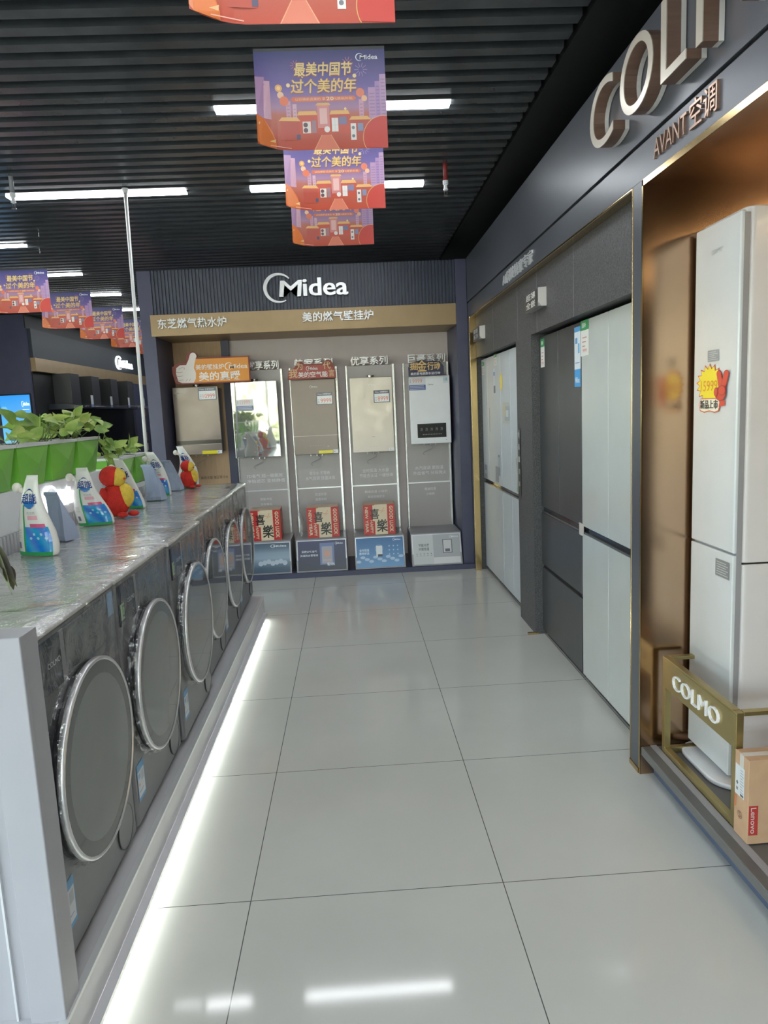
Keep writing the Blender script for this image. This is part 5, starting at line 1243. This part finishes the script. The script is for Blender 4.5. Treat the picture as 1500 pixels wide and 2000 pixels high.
# ------------------------------------------------------------------ hanging banners
BW, BH = 0.40, 0.285
def banner_art():
    a = Art(0.0003); w, h = BW, BH
    top, mid, bot = (0.035, 0.04, 0.16), (0.17, 0.12, 0.36), (0.52, 0.07, 0.035)
    def cf(x, y):
        v = y/h
        if v > 0.62: f_ = (v-0.62)/0.38; c = [mid[i]*(1-f_)+top[i]*f_ for i in range(3)]
        elif v > 0.38: f_ = (v-0.38)/0.24; hz = (0.46, 0.26, 0.36); c = [hz[i]*(1-f_)+mid[i]*f_ for i in range(3)]
        else: f_ = v/0.38; hz = (0.50, 0.16, 0.11); c = [bot[i]*(1-f_)+hz[i]*f_ for i in range(3)]
        return tuple(c)
    a.grid(0, 0, w, h, 20, 14, cf)
    # tower blocks
    for (x, bw_, ht, c) in ((0.0, 0.028, 0.74, (0.42, 0.24, 0.42)), (0.022, 0.022, 0.70, (0.62, 0.36, 0.46)), (0.345, 0.022, 0.62, (0.50, 0.30, 0.50)), (0.366, 0.016, 0.68, (0.42, 0.26, 0.50)), (0.381, 0.019, 0.75, (0.50, 0.32, 0.52)), (0.09, 0.014, 0.50, (0.62, 0.34, 0.44)), (0.11, 0.012, 0.47, (0.66, 0.42, 0.50)), (0.315, 0.014, 0.50, (0.62, 0.34, 0.46))):
        a.rect(x, h*0.30, x+bw_, h*ht, c)
        for k in range(int((ht-0.34)/0.035)): a.rect(x+0.003, h*(0.34+0.035*k), x+bw_-0.003, h*(0.352+0.035*k), tuple(q*0.72 for q in c), up=(k == 0))
    # fireworks and glow dots
    for cx, cy, r, c in ((0.125, 0.855, 0.016, (0.70, 0.22, 0.25)), (0.285, 0.87, 0.018, (0.66, 0.25, 0.35)), (0.325, 0.80, 0.020, (0.45, 0.32, 0.60))):
        for k in range(10):
            an = 2*PI*k/10; a.line([(cx+r*0.35*math.cos(an), h*cy+r*0.35*math.sin(an)), (cx+r*math.cos(an), h*cy+r*math.sin(an))], 0.0012, c)
    for cx, cy, r in ((0.10, 0.66, 0.006), (0.305, 0.74, 0.006), (0.272, 0.41, 0.004), (0.145, 0.74, 0.003)): a.circle(cx, h*cy, r, (0.90, 0.68, 0.34), n=12)
    a.circle(0.070, h*0.63, 0.011, (0.78, 0.40, 0.12), n=14); a.circle(0.070, h*0.63, 0.006, (0.9, 0.6, 0.25), n=10)
    for cx, cy, r, c in ((0.075, 0.56, 0.010, (0.85, 0.55, 0.35)), (0.085, 0.50, 0.014, (0.78, 0.20, 0.10)), (0.32, 0.57, 0.013, (0.78, 0.22, 0.12)), (0.332, 0.51, 0.009, (0.85, 0.50, 0.28))): a.circle(cx, h*cy, r, c, n=14)
    # gate and stalls
    Rf, Gd, Dk = (0.58, 0.10, 0.06), (0.80, 0.46, 0.16), (0.16, 0.08, 0.10)
    a.rect(0.128, h*0.16, 0.285, h*0.36, Rf); a.rect(0.07, h*0.10, 0.128, h*0.30, (0.50, 0.09, 0.06)); a.rect(0.285, h*0.10, 0.345, h*0.30, (0.50, 0.09, 0.06))
    a.poly([(0.122, h*0.355), (0.185, h*0.355), (0.180, h*0.395), (0.128, h*0.395)], Gd); a.poly([(0.222, h*0.355), (0.285, h*0.355), (0.280, h*0.395), (0.228, h*0.395)], Gd)
    a.poly([(0.065, h*0.295), (0.132, h*0.295), (0.122, h*0.335), (0.075, h*0.335)], Gd); a.poly([(0.282, h*0.295), (0.35, h*0.295), (0.34, h*0.33), (0.29, h*0.33)], Gd)
    a.rect(0.185, h*0.22, 0.222, h*0.45, (0.66, 0.26, 0.24)); a.rect(0.192, h*0.26, 0.215, h*0.42, (0.78, 0.48, 0.45)); a.poly([(0.180, h*0.45), (0.227, h*0.45), (0.222, h*0.475), (0.186, h*0.475)], Gd)
    a.rect(0.138, h*0.17, 0.163, h*0.29, (0.76, 0.72, 0.66)); a.circle(0.147, h*0.255, 0.007, Dk, n=14); a.circle(0.147, h*0.20, 0.007, Dk, n=14); a.rect(0.166, h*0.17, 0.180, h*0.30, (0.36, 0.22, 0.26))
    a.rect(0.228, h*0.18, 0.248, h*0.32, (0.80, 0.78, 0.74)); a.rect(0.2375, h*0.18, 0.2385, h*0.32, (0.6, 0.55, 0.52)); a.rect(0.228, h*0.245, 0.248, h*0.248, (0.6, 0.55, 0.52)); a.rect(0.250, h*0.25, 0.275, h*0.33, (0.22, 0.20, 0.34))
    a.rect(0.080, h*0.12, 0.118, h*0.285, (0.62, 0.30, 0.22)); a.rect(0.098, h*0.21, 0.112, h*0.28, (0.25, 0.26, 0.42)); a.rect(0.100, h*0.11, 0.130, h*0.16, (0.12, 0.10, 0.16))
    a.rect(0.286, h*0.09, 0.303, h*0.26, (0.80, 0.78, 0.74)); a.circle(0.294, h*0.215, 0.005, (0.2, 0.2, 0.22), n=10); a.circle(0.294, h*0.13, 0.005, (0.2, 0.2, 0.22), n=10); a.rect(0.308, h*0.18, 0.325, h*0.26, (0.24, 0.28, 0.42))
    a.circle(0.213, h*0.205, 0.009, (0.82, 0.78, 0.74), n=12)
    a.poly([(0.17, 0), (0.25, 0), (0.225, h*0.15), (0.195, h*0.15)], (0.74, 0.22, 0.14)); a.line([(0.172, 0), (0.196, h*0.15)], 0.0015, (0.85, 0.45, 0.25)); a.line([(0.248, 0), (0.224, h*0.15)], 0.0015, (0.85, 0.45, 0.25))
    # envelope left, round seal right
    a.poly([(0.0, h*0.03), (0.008, 0.0), (0.055, 0.0), (0.055, h*0.06), (0.045, h*0.17), (0.020, h*0.30), (0.0, h*0.33)], (0.74, 0.20, 0.05)); a.circle(0.014, h*0.235, 0.009, (0.86, 0.52, 0.22), n=12, ry=0.006); a.poly([(0.018, 0.006), (0.052, 0.012), (0.054, h*0.10)], (0.86, 0.56, 0.28))
    pts = [(w, 0)]+[(0.388+0.062*math.cos(math.radians(q)), 0.030+0.062*math.sin(math.radians(q))) for q in range(78, 212, 8)]
    pts = [(p[0] if p[0] < w else w, max(0, p[1])) for p in pts]
    a.poly(pts, (0.60, 0.06, 0.045)); a.line([(min(w, 0.388+0.064*math.cos(math.radians(q))), max(0.0, 0.030+0.064*math.sin(math.radians(q)))) for q in range(78, 212, 6)], 0.002, (0.85, 0.45, 0.18))
    # slogans
    a.text('最美中国节', 0.118, h*0.735, 0.297, h*0.885, (0.42, 0.16, 0.12), 0.05, shear=0.1); a.text('最美中国节', 0.120, h*0.745, 0.295, h*0.880, (0.86, 0.66, 0.30), 0.03, shear=0.1)
    a.text('过个美的年', 0.105, h*0.565, 0.309, h*0.720, (0.42, 0.16, 0.12), 0.05, shear=0.1); a.text('过个美的年', 0.107, h*0.575, 0.307, h*0.715, (0.86, 0.60, 0.22), 0.03, shear=0.1)
    a.poly([(0.105, h*0.515), (0.112, h*0.54), (0.300, h*0.54), (0.308, h*0.515), (0.300, h*0.49), (0.112, h*0.49)], (0.68, 0.18, 0.10))
    a.text('以旧换新选美的 享', 0.120, h*0.500, 0.212, h*0.530, (0.86, 0.62, 0.40)); a.text('20', 0.215, h*0.498, 0.238, h*0.533, (0.9, 0.75, 0.5), 0.02); a.text('%焕新补贴', 0.240, h*0.500, 0.296, h*0.530, (0.86, 0.62, 0.40))
    a.logo(0.310, h*0.885, 0.378, h*0.965, (0.78, 0.80, 0.86)); a.rect(0.03, 0.004, 0.10, 0.006, (0.82, 0.5, 0.4))
    return a
ART = banner_art()
def curlmap(x, y, l):
    u = x/BW; v = y/BH
    c = max(0.0, (0.27-u)/0.27)**2
    yy = -0.035*c*(1-v)**1.5
    zz = y+0.012*c*(1-v)
    return Vector((x-BW/2, yy-l-0.0006, zz-BH))
def mk_banner(lab):
    t = thing('hanging_banner', lab, 'banner', (0, 0, 0), group='new year banners hanging from the ceiling')
    W[t] = Matrix.Identity(4)
    b = MB(); nx_, ny_ = 20, 14
    vs = [tuple(curlmap(BW*i/nx_, BH*j/ny_, -0.0012)) for j in range(ny_+1) for i in range(nx_+1)]
    b.add(vs, [(j*(nx_+1)+i, j*(nx_+1)+i+1, (j+1)*(nx_+1)+i+1, (j+1)*(nx_+1)+i) for j in range(ny_) for i in range(nx_)])
    b.build('sheet', M['sheetback'], t)
    ART.build('front_print', curlmap, t)
    b = MB()
    for q in (-0.17, 0.17): b.tube([(q, 0, -0.004), (q, 0, 0.37)], 0.0006, 4)
    b.build('hanging_lines', M['glass'], t)
    b = MB(); b.box(-BW/2, BW/2, 0.0012, 0.004, -0.003, 0.010); b.build('top_rail', M['rubber'], t)
    return t
M['sheetback'] = mat('banner_back', (0.55, 0.25, 0.22), 0.4)
bl_ = [(-0.067, 1.54, 2.560, 0.02, 'nearest aisle banner, only its bottom edge in the picture'), (-0.035, 2.35, 2.602, 0.0, 'largest whole banner in the aisle'),
       (-0.008, 3.03, 2.605, 0.0, 'aisle banner directly behind the largest whole one'), (-0.032, 3.68, 2.61, 0.0, 'farthest aisle banner, smallest and lowest in the picture'),
       (-2.235, 5.20, 2.575, 0.0, 'left hall banner cut by the left edge'), (-2.26, 6.10, 2.572, 0.0, 'second banner of the left hall row'),
       (-2.27, 6.95, 2.572, 0.0, 'third banner of the left hall row'), (-2.27, 7.82, 2.572, 0.0, 'fourth banner of the left hall row, by the pole'), (-2.27, 8.70, 2.572, 0.0, 'farthest left hall banner, a corner showing behind the pole')]
proto = mk_banner(bl_[0][4])
for i, (x, y, z, rz, lab) in enumerate(bl_):
    o = proto if i == 0 else copy_tree(proto)
    o.location = (x, y, z); o.rotation_euler = (0, 0, rz); o['label'] = lab

# ================================================================== OUTSIDE the shop front (seen in reflections)
b = MB(); b.box(-16, 12, -24, -4.62, -0.15, -0.02); struct(b.build('ground', M['pavement']))
b = MB(); R_ = random.Random(4)
for k in range(900):
    x = R_.uniform(-12, 8); z = R_.uniform(0.0, 3.2); yy = -15+R_.uniform(-1.2, 1.2)
    leaf(b, (x, yy, z), (R_.uniform(-1, 1), R_.uniform(-1, 1), R_.uniform(-1, 1)), (0.1, 1, 0.3), R_.uniform(0.4, 0.9), 0.22, 0.2, 3)
tag(b.build('hedge', M['hedge']), 'sunlit hedge outside the shop front, seen only in mirror reflections', 'hedge', kind='stuff')
for k, (x, y, lb) in enumerate(((-2.3, -3.6, 'tall potted plant by the shop front, seen only in the mirror heater'),)):
    t = thing('floor_plant', lb, 'potted plant', (x, y, 0))
    b = MB(); b.lathe([(0.0005, 0.0), (0.16, 0.0), (0.22, 0.40), (0.19, 0.40), (0.0005, 0.36)], (x, y, 0.001), n=24); b.build('pot', M['white'], t)
    b = MB(); bs = MB()
    for q in range(150):
        an = R_.uniform(0, 6.28); rr_ = R_.uniform(0.05, 0.75); zz = 0.6+R_.uniform(0, 0.9)*(1-rr_*0.6)
        leaf(b, (x+rr_*math.cos(an), y+0.5*rr_*math.sin(an), zz), (math.cos(an), math.sin(an), R_.uniform(-0.3, 0.6)), (0, -0.3, 1), 0.18, 0.05, 0.3)
        if q % 5 == 0: bs.tube([(x, y, 0.38), (x+0.5*rr_*math.cos(an), y, zz*0.8), (x+rr_*math.cos(an), y+0.5*rr_*math.sin(an), zz)], 0.006, 5)
    bs.build('stems', M['stem'], t); b.build('foliage', M['leaf'], t)
